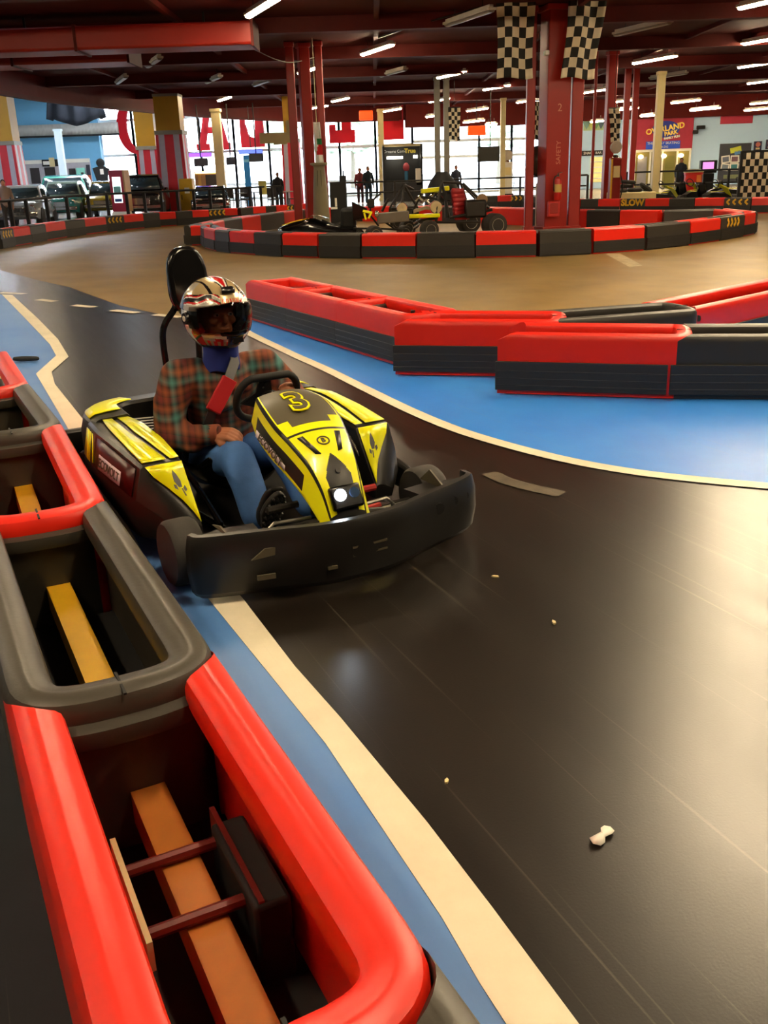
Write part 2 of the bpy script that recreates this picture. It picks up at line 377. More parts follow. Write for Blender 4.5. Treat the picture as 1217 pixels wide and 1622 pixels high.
def lobby_light(x, y, a, lab):
    t = thing('lobby_light', lab, 'ceiling light', (x, y, 6.95), a, 'lobby ceiling lights')
    MB().box((0, 0, .1), (3.2, .4, .1)).build('housing', HOUS, t); MB().box((0, 0, .03), (3.1, .34, .05)).build('lamp_panel', LGLOW, t)
    MB().box((0, 0, .2), (.06, .06, .15)).build('hanging_rod', DST, t)
p = G(47, 166, 6.95); lobby_light(p.x, p.y, 1.2, 'slanting lit strip light under the lobby roof at upper left')
p = G(188, 175, 6.95); lobby_light(p.x, p.y, .9, 'slanting lit strip light under the lobby roof beside the windows')
for x, y in ((-20, 38), (-19.5, 52), (-15, 46), (-20, 26), (-15.5, 58), (-11, 58)): lobby_light(x, y, 1.2, 'unseen lobby strip light added to brighten the cars and blue wall')  # unseen lights added to brighten the lobby cars and back wall
# ------------------------------------------------------------------ walls
LBLUE = mat('light_blue_wall', '#bfe0ff', .6, var=.02)
SBLUE = mat('sky_blue_wall', '#6fb2dc', .6, var=.04)
PALE = mat('pale_wall', '#d6eaf8', .6, var=.03)
def wallseg(name, a, b_, z0, z1, m, th=.2):
    q = MB(); q.bar(V((a[0], a[1], (z0 + z1) / 2)), V((b_[0], b_[1], (z0 + z1) / 2)), th, z1 - z0)
    return struct(q.build(name, m))
wallseg('wall_right', (32, -6), (32, 62), 0, 5.1, PALE)
wallseg('wall_behind', (-27, -6), (32, -6), 0, 7.3, mat('dim_wall', '#40312b', .7))
wallseg('wall_left', (-27, -6), (-27, 83), 0, 7.3, PALE)
wallseg('wall_back', (-27, 64.5), (-17.2, 64.5), 0, 7.3, SBLUE)
wallseg('wall_shops', (10.5, 61.9), (32, 60.2), 0, 5.1, LBLUE)
# ------------------------------------------------------------------ window walls
FRM = mat('window_frame', '#dfe8ec', .5, var=.04)
gl, nt, pb = nodes('window_glass')
tr = nt.nodes.new('ShaderNodeBsdfTransparent'); gs = nt.nodes.new('ShaderNodeBsdfGlossy'); gs.inputs['Roughness'].default_value = .03
mx = nt.nodes.new('ShaderNodeMixShader'); mx.inputs[0].default_value = .07
nt.links.new(tr.outputs[0], mx.inputs[1]); nt.links.new(gs.outputs[0], mx.inputs[2]); nt.links.new(mx.outputs[0], nt.nodes['Material Output'].inputs['Surface'])
GLASS = gl
W0, W1, W2 = V((-17.2, 64.9, 0)), V((2.4, 60.2, 0)), V((10.5, 62.0, 0))
def winwall(a, b_, n, num, H, rails):
    for i in range(n):
        p = a.lerp(b_, i / n); q = a.lerp(b_, (i + 1) / n)
        t = bpy.data.objects.new('window_%d' % num, None); COL.objects.link(t); t['kind'] = 'structure'; num += 1
        f = MB()
        for e in (p, q): f.bar(e + V((0, 0, 0)), e + V((0, 0, H)), .14, .14)
        for z in rails: f.bar(p + V((0, 0, z)), q + V((0, 0, z)), .12, .16)
        f.build('window_frame', FRM, t)
        g = MB(); g.bar(p + V((0, 0, H / 2)), q + V((0, 0, H / 2)), .02, H); g.build('window_glass', GLASS, t)
    return num
wn = winwall(W0, W1, 9, 1, 7.2, (.05, .9, 2.85, 4.9, 7.1))
wn = winwall(W1, W2, 4, wn, 5.0, (.05, 2.1, 3.0, 4.9))
OUT = mat('outside_paving', '#c9c8c0', .8)
b = MB(); b.box((0, 150, -.12), (300, 136, .2)); struct(b.build('floor_4', OUT), 'bright paving outside the windows')
# sky
w = bpy.data.worlds.new('sky'); sc.world = w; w.use_nodes = True
wt = w.node_tree; bg = wt.nodes['Background']; bg.inputs['Strength'].default_value = 7.0
tc = wt.nodes.new('ShaderNodeTexCoord'); sp = wt.nodes.new('ShaderNodeSeparateXYZ'); wt.links.new(tc.outputs['Generated'], sp.inputs[0])
c = ramp(wt, sp.outputs['Z'], [(.0, lin('#e8f3fb')), (.35, lin('#cfe6fb'))]); wt.links.new(c, bg.inputs['Color'])
# trees outside
LEAF = mat('pale_leaves', '#d3e2c2', .8, var=.2, scale=.8)
TRK = mat('tree_trunk', '#8a7c68', .8)
for j, (px, Yt, r, lab) in enumerate(((455, 96, 3.0, 'pale green tree outside the windows beside the left red column'), (560, 92, 2.6, 'pale green tree outside the tall windows behind the two people'), (255, 110, 3.4, 'pale tree outside the windows behind the striped pillars'), (790, 90, 2.2, 'pale green tree outside the glass doors behind the hanging screen'))):
    p = at(px, 300, Yt); t = thing('tree', lab, 'tree', (p.x, p.y, 0), 0)
    b = MB()
    for q in range(70):
        a = q * 2.4; e_ = random.random(); rr = r * random.uniform(.1, .22); k = r * math.sqrt(random.random()) * (1 - .5 * e_)
        b.ell((math.cos(a) * k, math.sin(a) * k, 3 + e_ * r * 1.5), (rr, rr, rr * .7), 0, 7, 5)
    b.build('foliage', LEAF, t, sharp=180); MB().tube([(0, 0, -.1), (.1, 0, 2), (0, 0, 4)], [.3, .22, .12], 8).build('trunk', TRK, t)
# ================================================================== barrier tubs
CLB = mat('collar_black', '#3a362f', .45, bump=.05)
def u_path(W, L, tip, n=18, pw=.72):
    P = [(W / 2, L), (W / 2, L * .66), (W / 2, L * .33), (W / 2, .05)]
    for i in range(n + 1):
        t = PI * i / n; c = math.cos(t); s = math.sin(t)
        P.append((W / 2 * math.copysign(abs(c) ** pw, c), -tip * (s ** pw)))
    P += [(-W / 2, .05), (-W / 2, L * .33), (-W / 2, L * .66), (-W / 2, L)]
    return P
def sweep(path, prof, m=0, b=None, endf=None):
    b = b or MB(); P = [V((p[0], p[1], 0)) for p in path]; secs = []
    for i, p in enumerate(P):
        t = (P[min(i + 1, len(P) - 1)] - P[max(i - 1, 0)]).normalized(); nn = V((t.y, -t.x, 0))
        secs.append([p + nn * a + V((0, (endf(a) if endf and i in (0, len(P) - 1) else 0), z)) for a, z in prof])
    return b.loft(secs, m)
TUBP = [(0, .01), (0, .40), (.004, .425), (.014, .441), (.028, .449), (.05, .4525), (.058, .4535), (.062, .452), (.072, .451), (.1, .446), (.112, .437), (.118, .42), (.119, .38), (.112, .355), (.085, .33), (.062, .305), (.055, .28), (.055, .01)]
def tub(name, head, tail, W, m, label, group, tip=.17, over=.0, strip=None, beam=None, side=-1, ears=True, ribs=True):
    head = V((head[0], head[1], 0)); tail = V((tail[0], tail[1], 0)); d = tail - head; L = d.length
    rz = math.atan2(d.y, d.x) - PI / 2
    t = thing(name, label, 'barrier', head, rz, group)
    path = u_path(W, L + over, tip)
    # the open end is cut to fit round the head of the next barrier
    def endf(a):
        c = max(0, min(1, (W / 2 - a) / (W / 2))) ** (1 / .72); return -tip * (max(0, 1 - c * c) ** .5) ** .72 - .012
    sweep(path, TUBP, endf=endf).build('body', m, t, sharp=28)
    # lower collar of the rounded head, and the floor of the tub
    cp = [p for p in u_path(W - .03, L, tip - .01, 40) if p[1] < .02 and abs(p[0]) < .34 * W]
    sweep(cp, [(-.045, .34), (-.05, .36), (-.045, .385), (-.02, .392), (.02, .392), (.02, .34)]).build('collar', CLB, t, sharp=50)
    sweep(cp, [(-.02, .012), (-.02, .34), (.0, .34), (.0, .012)]).build('head_wall', CLB, t)
    q = MB(); q.prism([(p[0] * .82, min(p[1], L - .22)) for p in path], .012, .03); q.build('tub_floor', MBK, t)
    MB().box((-.0, -tip + .055, .4495), (.007, .115, .005)).build('seam', MBK, t)
    if strip:
        for s in ((1,) if side > 0 else (-1,) if side < 0 else (-1, 1)):
            sp = [(s * p[0], p[1]) for p in ((W / 2, L - .01), (W / 2, L * .5), (W / 2, .1), (W / 2, .0))]
            b = MB()
            x = s * (W / 2 + .011)
            b.box((x, L / 2 + .0, .145), (.022, L + over * .5, .21))
            for z in ((.075, .125, .18) if ribs else ()): b.box((s * (W / 2 + .022), L / 2, z), (.006, L + over * .5, .012))
            b.build('rubber_strip', strip, t, bevel=.004)
    if beam:
        b = MB(); b.box((.02, L / 2 - .02, .14), (.085, L - .03, .09))
        b.build('tie_beam', beam, t)
    return t
YB = mat('yellow_beam', '#c99a12', .5, var=.2, scale=8)
WOOD = mat('orange_brown_beam', '#a4611a', .55, var=.25, scale=8)
FR = mat('front_red_plastic', '#e2230f', .38, var=.04, scale=3, bump=.02)
FB = mat('front_black_plastic', '#3d3830', .42, var=.1, scale=6, bump=.05)
# --- near chain, along the left of the track (right-hand top edge read from the kerb line)
ED = [V((.60, .08, 0)), V((.015, 1.25, 0)), V((-.49, 2.28, 0)), V((-1.1, 3.53, 0)), V((-1.65, 4.76, 0)), V((-2.16, 5.77, 0)), V((-2.72, 6.95, 0))]
Wn = .52
ctr = []
for i in range(len(ED)):
    d = (ED[min(i + 1, len(ED) - 1)] - ED[max(i - 1, 0)]).normalized()
    ctr.append(ED[i] + V((-d.y, d.x, 0)) * Wn / 2)
labs = ['black track barrier at the lower edge of the picture, only its far ear in view', 'nearest red track barrier, open tub with brown beam and bracket inside', 'nearest whole black track barrier with yellow beam in its tub, beside the kart', 'red track barrier behind the nearest black one, scrap of paper inside', 'black track barrier beyond the red one with the paper scrap', 'farthest red track barrier of the left chain']
tubs = []
for i in range(6):
    t = tub('track_barrier', ctr[i], ctr[i + 1], Wn, FB if i % 2 == 0 else FR, labs[i], 'track barriers along the left kerb', tip=.22, over=.0, beam=(WOOD if i == 1 else YB))
    tubs.append(t)
# bracket of the nearest red tub
t = tubs[1]
b = MB()
for yy in (.42, .62): b.tube([(-.1, yy, .2), (.12, yy, .2)], .014, 8)
b.bar((.12, .36, .2), (.12, .7, .2), .012, .07)
BR = mat('brown_red_bracket', '#6b1a14', .45)
b.build('bracket', BR, t); MB().bar((-.105, .36, .2), (-.105, .7, .2), .012, .07).build('bracket_edge', CRM, t)
MB().box((.14, .5, .12), (.08, .3, .22)).build('bracket_block', MBK, t, bevel=.01)
# end post of the chain
t = thing('end_post', 'short beige-black post ending the left barrier chain', 'post', (ctr[6].x - .1, ctr[6].y + .25, 0))
MB().lathe([(.2, 0), (.2, .38), (.18, .44), (.12, .45), (.1, .42), (.1, .1)], 20).build('post_body', FB, t); MB().lathe([(.21, .2), (.215, .22), (.21, .24)], 20).build('band', CRM, t)
# --- zig-zag chain on the blue run-off
DS = mat('strip_rubber', '#26231f', .5, var=.2, scale=14, bump=.1)
def edge_tub(h, t_, m, label, W=.56, strip=DS, over=.0, tip=.16):
    """h, t_: front top edge at head and tail"""
    h = V(h); t_ = V(t_); h.z = t_.z = 0
    d = (t_ - h).normalized(); n = V((-d.y, d.x, 0))
    if n.y < 0: n = -n
    # front edge lies on the viewer's side
    s = -1 if (V((d.y, -d.x, 0)).dot(-n) < 0) else 1
    return tub('track_barrier', h + n * W / 2, t_ + n * W / 2, W, m, label, 'track barriers on the blue run-off', tip, over, strip, None, s)
z = .45
a, c_ = G(388, 443, z), G(630, 497, z)
for i in range(3):
    et = edge_tub(a.lerp(c_, (i + 1) / 3), a.lerp(c_, i / 3), RED, ['far red barrier of the slanting row behind the driver\'s helmet, first of three', 'red barrier in the middle of the slanting row right of the helmet', 'near red barrier of the slanting row, its rounded end at the hinge'][i])
    if i == 0:
        Lh = (c_ - a).length / 3; MB().box((0, Lh - .2, .39), (.5, .1, .118)).build('end_rim', RED, et, bevel=.02)
edge_tub(G(862, 508, z), G(622, 507, z), RED, 'red barrier between the slanting red row and the rear black barrier')
edge_tub(G(1090, 492, z), G(867, 508, z), BLK, 'black barrier behind the front red one, turning toward the far right')
edge_tub(G(1330, 440, z), G(1096, 490, z), RED, 'red barrier at the right edge, behind the front black barrier')
edge_tub(G(1062, 532, z), G(786, 528, z), RED, 'front red barrier on the blue floor with black rubber strip')
edge_tub(G(1360, 531, z), G(1066, 532, z), BLK, 'front black barrier on the blue floor at the right edge')
# hinge between the slanting row and the next red barrier
p = G(655, 500, .4); t = thing('barrier_hinge', 'grey steel hinge pins joining the slanting red row to the next barrier', 'hinge', (p.x, p.y + .1, .012))
for zz in (.12, .25, .38): MB().tube([(-.16, 0, zz), (.06, -.02, zz)], .016, 8).build('hinge_arm', STL, t)
MB().cyl((0, 0, 0), (0, 0, .42), .02, n=10).build('hinge_pin', DST, t)
# --- low block rows of the island and the far edges
def block(name, p, q, m, label, group, out, h=.45, w=.42, strip=RUB, chev=None, word=None):
    p = V((p[0], p[1], 0)); q = V((q[0], q[1], 0)); d = q - p; L = d.length; c = (p + q) / 2
    rz = math.atan2(d.y, d.x)
    t = thing(name, label, 'barrier', c, rz, group)
    n = V((-d.y, d.x, 0)).normalized(); s = 1 if n.dot(out) > 0 else -1     # local +y or -y faces out
    b = MB(); hw = w / 2
    prof = [(-hw, .005), (-hw, h - .03), (-hw + .03, h), (-.09, h), (-.06, h - .05), (.06, h - .05), (.09, h), (hw - .03, h), (hw, h - .03), (hw, .005)]
    b.loft([[V((x, y, z)) for y, z in prof] for x in (-L / 2 + .006, L / 2 - .006)]); b.build('body', m, t)
    if strip:
        r = MB(); r.box((0, s * (hw + .012), .13), (L, .024, .2)); r.box((0, s * (hw + .026), .1), (L, .006, .012)); r.box((0, s * (hw + .026), .17), (L, .006, .012)); r.build('rubber_strip', strip, t)
    if chev:
        b = MB()
        for k in range(4):
            x = (k - 1.5) * .17
            for sg in (-1, 1): b.bar((x - chev * .035, s * (hw + .004), h * .74 + sg * .075), (x + chev * .045, s * (hw + .004), h * .74), .008, .05)
        b.build('chevrons', YEL, t)
    if word:
        X = frame((0, s * (hw + .004), h * .74), (-1 if s > 0 else 1, 0, 0), (0, 0, 1))
        text('painted_word', word, YEL, t, X, .26, .002, .012)
    return t
def row(name, group, pts, cols, labelf, outf, **kw):
    for i, cl in enumerate(cols):
        c = cl[0]; p, q = pts[i], pts[i + 1]
        mid = (V((p[0], p[1], 0)) + V((q[0], q[1], 0))) / 2
        block(name, p, q, RED if c == 'R' else BLK, labelf(i, c), group, outf(mid, p, q), chev=(1 if '>' in cl else -1 if '<' in cl else None), word=('SLOW' if 'W' in cl else None), strip=kw.get('strip', RUB))
nm = {'R': 'red', 'B': 'black'}
# island: near side from left tip to right tip (front bottom edge seen at these points)
near = [(319, 388), (325, 393), (342, 398), (365, 401), (404, 404), (448, 407), (505, 409), (573, 410), (660, 410), (753, 409), (852, 407), (938, 403), (1022, 397), (1092, 389), (1140, 382), (1178, 375), (1195, 371)]
NP = [G(*p) for p in near]; ctrI = V((1.5, 24, 0))
def inset(P, w=.21):
    out = []
    for i, p in enumerate(P):
        t = (P[min(i + 1, len(P) - 1)] - P[max(i - 1, 0)]).normalized(); n = V((-t.y, t.x, 0))
        if n.dot(ctrI - p) < 0: n = -n
        out.append(p + n * w)
    return out
NP = inset(NP)
cols = ['B', 'R', 'B', 'R', 'B', 'R', 'B', 'R', 'B', 'R', 'B', 'R', 'B', 'R', 'B>', 'R']
row('island_barrier', 'barrier blocks round the island', NP, cols, lambda i, c: ('%s%s block, island wall near side, %s from the left tip' % (nm[c], ' chevron' if i == 14 else '', ordinal(i))), lambda m_, p, q: m_ - ctrI)
# island: far side
far = [NP[-1], G(1185, 335, .45), G(1140, 330.5, .45), G(1050, 333, .45), G(990, 332.5, .45), G(890, 331, .45), G(800, 328.5, .45)]
FP = [NP[0], V((-4.35, 23.6, 0)), G(343, 349, .45), G(372, 344.5, .45), G(402, 340.5, .45), G(440, 336, .45), G(475, 331.5, .45), V((-1.2, 32.4, 0))]
def resamp(P, step):
    out = [P[0]]; 
    for i in range(len(P) - 1):
        n = max(1, round((P[i + 1] - P[i]).length / step))
        out += [P[i].lerp(P[i + 1], (k + 1) / n) for k in range(n)]
    return [V((p.x, p.y, 0)) for p in out]
rp = resamp(far, 1.15); row('island_barrier', 'barrier blocks round the island', rp, ['BR'[i % 2] for i in range(len(rp) - 1)], lambda i, c: '%s block, island wall far side, %s from the right tip' % (nm[c], ordinal(i)), lambda m_, p, q: m_ - ctrI)
lp = resamp(FP, 1.15); row('island_barrier', 'barrier blocks round the island', lp, ['RB'[i % 2] for i in range(len(lp) - 1)], lambda i, c: '%s block, island wall far side, %s from the left tip' % (nm[c], ordinal(i)), lambda m_, p, q: m_ - ctrI)
bk = resamp([lp[-1], V((1.5, 31.2, 0)), rp[-1]], 1.15)
row('island_barrier', 'barrier blocks round the island', bk, ['BR'[i % 2] for i in range(len(bk) - 1)], lambda i, c: '%s block, island wall behind the parked racers, %s from the left' % (nm[c], ordinal(i)), lambda m_, p, q: m_ - ctrI)
# far left edge of the track
fl = [(-14, 365), (8, 361.5), (35, 358), (60, 354.5), (92, 350.5), (124, 347), (158, 343.5), (188, 341), (219, 338.5), (247, 336.5), (274, 335), (300, 333.5), (326, 332), (352, 330.5), (374, 329.5), (394, 328), (415, 326.5), (433, 325.5), (451, 324.5), (466, 323.5), (490, 322)]
LP = [G(x, y, .45) for x, y in fl]
cols = ['B<', 'R', 'B', 'R', 'B', 'R', 'B<', 'R', 'B', 'R', 'B', 'R', 'B<', 'R', 'B', 'R', 'B', 'R', 'B<', 'R']
row('edge_barrier', 'barrier blocks along the far left edge', LP, cols, lambda i, c: '%s%s block, far left track edge by the railing, %s from the left' % (nm[c], ' chevron' if cols[i] == 'B<' else '', ordinal(i)), lambda m_, p, q: V((1, -1, 0)))
# far right edge of the track
fr = [(765, 310), (790, 309.5), (812, 309), (834, 308.5), (862, 311), (890, 315), (925, 315.2), (953, 315), (987, 314.8), (1026, 314.4), (1064, 314), (1104, 313.6), (1150, 313), (1192, 312.4), (1240, 311.5)]
RP = [G(x, y, .45) for x, y in fr]
cols = ['B', 'R', 'B>', 'B', 'R', 'R', 'B', 'R', 'BW', 'R', 'B', 'R', 'B<', 'R']
row('edge_barrier', 'barrier blocks along the far right edge', RP, cols, lambda i, c: '%s%s block of the far right track edge, %s from the left' % (nm[c], ' SLOW-painted' if cols[i] == 'BW' else ' chevron' if len(cols[i]) > 1 else '', ordinal(i)), lambda m_, p, q: V((-.1, -1, 0)))
# small things lying about
p = G(955, 1327); b = MB()
poly = [(-.045, -.012), (-.03, -.024), (-.012, -.02), (0, -.008), (.02, -.012), (.036, -.004), (.04, .014), (.026, .022), (.012, .02), (.004, .01), (-.016, .014), (-.036, .01)]
n = len(poly); b.v = [(x, y, .008 + .004 * math.sin(90 * x)) for x, y in poly] + [(0, 0, .012)]; b.f = [(i, (i + 1) % n, n) for i in range(n)]; b.m = [0] * n
o = b.build('paper_scrap', WHT, solid=.002); o.location = (p.x, p.y, .0); o.rotation_euler = (0, 0, .55); tag(o, 'small torn white paper scrap on the dark floor at lower right', 'scrap')
p = G(42, 573); o = MB().tube(catmull([(-.11, 0, .03), (-.05, .03, .03), (.04, .02, .03), (.11, -.01, .03), (.05, -.04, .03), (-.05, -.03, .03), (-.11, 0, .03)], 4), .018, 8).build('strap_loop', MBK); o.location = (p.x, p.y, 0)
tag(o, 'small black strap loop lying on the faded blue floor at left', 'strap')
p = tubs[3].matrix_world @ V((0, 0, 0)) if False else ctr[3].lerp(ctr[4], .05)
b = MB(); b.ell((0, 0, 0), (.06, .09, .03), 0, 9, 6); b.v = [(x + random.uniform(-.012, .012), y + random.uniform(-.012, .012), z + random.uniform(-.01, .01)) for x, y, z in b.v]
o = b.build('crumpled_paper', mat('grey_paper', '#b9bcc4', .7)); o.location = (p.x + .04, p.y + .03, .212); tag(o, 'crumpled grey paper on the yellow beam inside the red tub', 'paper')
for px, py, s, lab in ((878, 988, .016, 'tiny pale chip on the dark floor below the kart bumper, right of it'), (785, 915, .016, 'tiny pale chip on the dark floor nearest the kart bumper'), (708, 1240, .012, 'tiny grey chip on the dark floor right of the white kerb line')):
    p = G(px, py); b = MB(); b.prism([(-s, -s * .3), (0, -s * .5), (s, -s * .1), (s * .6, s * .4), (-s * .4, s * .35)], 0, .006); o = b.build('floor_chip', CRM); o.location = (p.x, p.y, .003); o.rotation_euler = (0, 0, px); tag(o, lab, 'chip')
# ================================================================== the kart in front
KO = V((-.628, 4.448, 0)); KR = R_(30.7)
kart = thing('go_kart', 'yellow and black go-kart number 3 cornering beside the left barriers', 'go-kart', KO, KR)
KA = V((math.cos(KR), math.sin(KR), 0)); KB = V((-math.sin(KR), math.cos(KR), 0))
def K(px, py, x=None, y=None, z=None):
    d = ray(px, py); q = CC - KO
    if z is not None: t = (z - CC.z) / d.z
    elif x is not None: t = (x - q.dot(KA)) / d.dot(KA)
    else: t = (y - q.dot(KB)) / d.dot(KB)
    p = q + d * t
    return V((p.dot(KA), p.dot(KB), p.z))
KBL = mat('kart_black', '#1b1917', .36, var=.1, scale=9, bump=.03)
KDK = mat('kart_grey_panel', '#57503f', .42, var=.05)
KRED = mat('kart_dark_red', '#3c0a0c', .35)
KTX = mat('kart_label', '#cdbfc9', .5)
TYRE = mat('tyre_rubber', '#2e2a26', .7, var=.15, scale=10, bump=.05)
CHR = mat('chrome', '#d8d6d0', .15, 1)
CUT = mat('red_pad', '#b3121c', .6)
# chassis
MB().prism([(-.32, -.9), (.32, -.9), (.4, -.3), (.4, .8), (-.4, .8), (-.4, -.3)], .05, .065).build('floor_tray', KBL, kart)
for s in (-1, 1):
    MB().tube(catmull([(s * .28, -.86, .1), (s * .32, -.4, .1), (s * .36, .2, .1), (s * .36, .85, .12)], 5), .018, 8).build('frame_rail', GLB, kart)
    MB().tube(catmull([(s * .33, -.35, .12), (s * .34, -.1, .24), (s * .33, .2, .3), (s * .33, .45, .3)], 5), .015, 8).build('seat_rail', GLB, kart)
MB().tube([(-.6, .62, .14), (.6, .62, .14)], .02, 8).build('rear_axle', DST, kart)
MB().tube([(-.5, -.62, .14), (.5, -.62, .14)], .016, 8).build('front_axle', DST, kart)
def wheel(x, y, r, w):
    X = M4.Translation((x, y, r)) @ M4.Rotation(PI / 2, 4, 'Y')
    t = MB().lathe([(r * .62, -w / 2), (r * .9, -w / 2), (r * .98, -w * .4), (r, -w * .25), (r, w * .25), (r * .98, w * .4), (r * .9, w / 2), (r * .62, w / 2), (r * .58, w * .3), (r * .58, -w * .3)], 28, 0, X).build('wheel', TYRE, kart)
    b = MB().lathe([(.02, -w * .42), (r * .3, -w * .38), (r * .5, -w * .44), (r * .6, -w * .5), (r * .64, -w * .46), (r * .6, -w * .3), (r * .6, w * .3), (r * .64, w * .46), (r * .6, w * .5), (r * .5, w * .44), (r * .3, w * .38), (.02, w * .42)], 24, 0, X)
    b.build('rim', mat('kart_rim', '#bdb8ae', .3, .5), t)
    for k in range(5):
        a = k * 2 * PI / 5
        MB().cyl((x - w * .48, y + math.cos(a) * r * .33, r + math.sin(a) * r * .33), (x + w * .48, y + math.cos(a) * r * .33, r + math.sin(a) * r * .33), .007, n=6).build('wheel_nut', DST, t)
for s in (-1, 1):
    wheel(s * .6, -.6, .14, .13); wheel(s * .58, .62, .15, .19)
# side pods
POD = [(.64, .47, .60, .43), (.55, .45, .64, .46), (.3, .43, .665, .47), (.02, .425, .65, .45), (-.24, .44, .63, .42), (-.42, .44, .50, .17)]
def pod_sec(q, s):
    y, xi, xo, zt = q; zb = .1
    zm = zb + (zt - zb) * .55
    return [V((s * a, y, c)) for a, c in ((xi, zb), (xi, zt - .012), (xi + .012, zt), (xo - .015, zt), (xo, zt - .012), (min(.7, xo + .035), zm), (min(.71, xo + .05), zb + .06), (min(.69, xo + .03), zb))]
def pod_top(y):
    for i in range(len(POD) - 2):
        a, b = POD[i], POD[i + 1]
        if b[0] <= y <= a[0]:
            k = (a[0] - y) / (a[0] - b[0]); return [a[j] + (b[j] - a[j]) * k for j in range(4)]
    return POD[4]
for s in (-1, 1):
    pod = MB().loft([pod_sec(q, s) for q in POD]).build('side_pod', KBL, kart, bevel=.008)
    # yellow deck, cut by a dark curved groove
    b = MB(); N = 16
    def deck(u0, u1, y0, y1):
        rows_ = []
        for i in range(N + 1):
            k = i / N; y = y0 + (y1 - y0) * k; q = pod_top(y); w = q[2] - q[1]
            rows_.append((V((s * (q[1] + w * u0(k)), y, q[3] + .008)), V((s * (q[1] + w * u1(k)), y, q[3] + .008))))
        for i in range(N): b.add([rows_[i][0], rows_[i][1], rows_[i + 1][1], rows_[i + 1][0]], [(0, 1, 2, 3)])
    deck(lambda k: .05, lambda k: .30 + .12 * math.sin(k * 3.0) - .06 * k, .5, -.225)
    deck(lambda k: .42 + .12 * math.sin(k * 3.0) - .08 * k, lambda k: .62 + .3 * k ** .7, .55, -.225)
    b.build('deck_panel', KYEL, pod, solid=.003, weld=True)
    # yellow front panel, tapering to a point
    a, c = POD[4], POD[5]
    def ff(u, v, o=.010):
        xi = a[1] + (c[1] - a[1]) * v; xo = a[2] + (c[2] - a[2]) * v; w = (xo - xi)
        nn = V((0, -.8, .57)) * o
        return V((s * (xi + w * u), a[0] + (c[0] - a[0]) * v, a[3] + (c[3] - a[3]) * v)) + nn
    b = MB(); L1 = [ff(.04, .03)] + [ff(.04, v) for v in (.2, .4, .6, .8, .97)]; L2 = [ff(.93, .03)] + [ff(u, v) for u, v in ((.9, .2), (.72, .4), (.5, .6), (.28, .8), (.06, .97))]
    for i in range(5): b.add([L1[i], L2[i], L2[i + 1], L1[i + 1]], [(0, 1, 2, 3)])
    b.build('front_panel', KYEL, pod, solid=.004, weld=True)
    b = MB()     # drop-shaped emblem
    def em(pts): 
        b.add([ff(u, v, .0135) for u, v in pts], [tuple(range(len(pts)))])
    em([(.36, .14), (.42, .22), (.46, .32), (.4, .42), (.3, .42), (.27, .32), (.31, .22)]); em([(.2, .4), (.28, .44), (.25, .5), (.17, .47)]); em([(.44, .38), (.52, .36), (.54, .42), (.46, .46)]); em([(.3, .44), (.34, .44), (.32, .56), (.27, .56)])
    b.build('emblem', KBL, pod)
    # dark red outer panel with yellow flashes and a pale label
    def side(y, v, o=.004):
        q = pod_top(y); S = pod_sec(q, s); return S[4].lerp(S[5], v) + V((s * o, 0, 0))
    b = MB()
    ys = [.36, .2, .05, -.1, -.2]
    for i in range(4): b.add([side(ys[i], .08), side(ys[i + 1], .08), side(ys[i + 1], 1), side(ys[i], 1)], [(0, 1, 2, 3)])
    b.build('side_panel', KRED, pod, solid=.003, weld=True)
    b = MB()
    b.add([side(.56, .1), side(.46, .1), side(.42, .98), side(.56, .98)], [(0, 1, 2, 3)]); b.add([side(.44, .1), side(.42, .1), side(.38, .98), side(.4, .98)], [(0, 1, 2, 3)]); b.add([side(.385, .1), side(.36, .1), side(.3, .9), side(.315, .9)], [(0, 1, 2, 3)])
    b.build('side_flash', KYEL, pod, solid=.004)
    p0, p1, p2 = side(.2, .72, .007), side(-.04, .72, .007), side(.2, .4, .007)
    b = MB(); b.add([side(.22, .5, .006), side(-.06, .5, .006), side(-.06, .95, .006), side(.22, .95, .006)], [(0, 1, 2, 3)]); b.build('label_plate', KTX, pod, solid=.002)
    xd = (p1 - p0) if s < 0 else (p0 - p1)
    X = frame((p0 + p1) / 2 + V((s * .003, 0, 0)), xd, p2 - p0)
    text('label_text', 'ECOVOLT', KDK, pod, X, .058, .001, .001)
    # outer bumper rail
    MB().loft([[V((s * x, y, z)) for x, z in ((.70, .05), (.75, .05), (.76, h * .7), (.735, h), (.71, h * .9))] for y, h in ((.86, .30), (.6, .30), (.3, .26), (0, .22), (-.25, .18), (-.42, .1))]).build('side_bumper', KBL, kart, bevel=.01)
# rear cover, wrapped round the back of the seat
path = catmull([(.655, .5), (.62, .78), (.46, .93), (.2, .97), (-.2, .97), (-.46, .93), (-.62, .78), (-.655, .5)], 6)
path = [(p.x, p.y) for p in [V((q[0], q[1], 0)) for q in path]][::-1]
path = [(p[0], p[1]) for p in path]
rc = MB(); P2 = [V((p[0], p[1], 0)) for p in path]
def rsec(i, prof):
    t = (P2[min(i + 1, len(P2) - 1)] - P2[max(i - 1, 0)]).normalized(); nn = V((t.y, -t.x, 0))
    if nn.dot(V((0, .4, 0)) - P2[i]) < 0: nn = -nn
    return [P2[i] + nn * a + V((0, 0, z)) for a, z in prof]
rc.loft([rsec(i, [(0, .16), (0, .38), (.02, .45), (.06, .475), (.2, .485), (.215, .47), (.21, .3), (.12, .16)]) for i in range(len(P2))])
rcv = rc.build('rear_cover', KBL, kart, sharp=40)
for s in (0, 1):
    b = MB(); n = len(P2); idx = list(range(2, 15)) if s == 0 else list(range(n - 15, n - 2))
    secs = [rsec(i, [(.03, .464), (.06, .481), (.13, .488), (.19 - .0 * i, .491)]) for i in idx]
    b.loft(secs, 0, False, False); b.build('yellow_panel', KYEL, rcv, solid=.004)
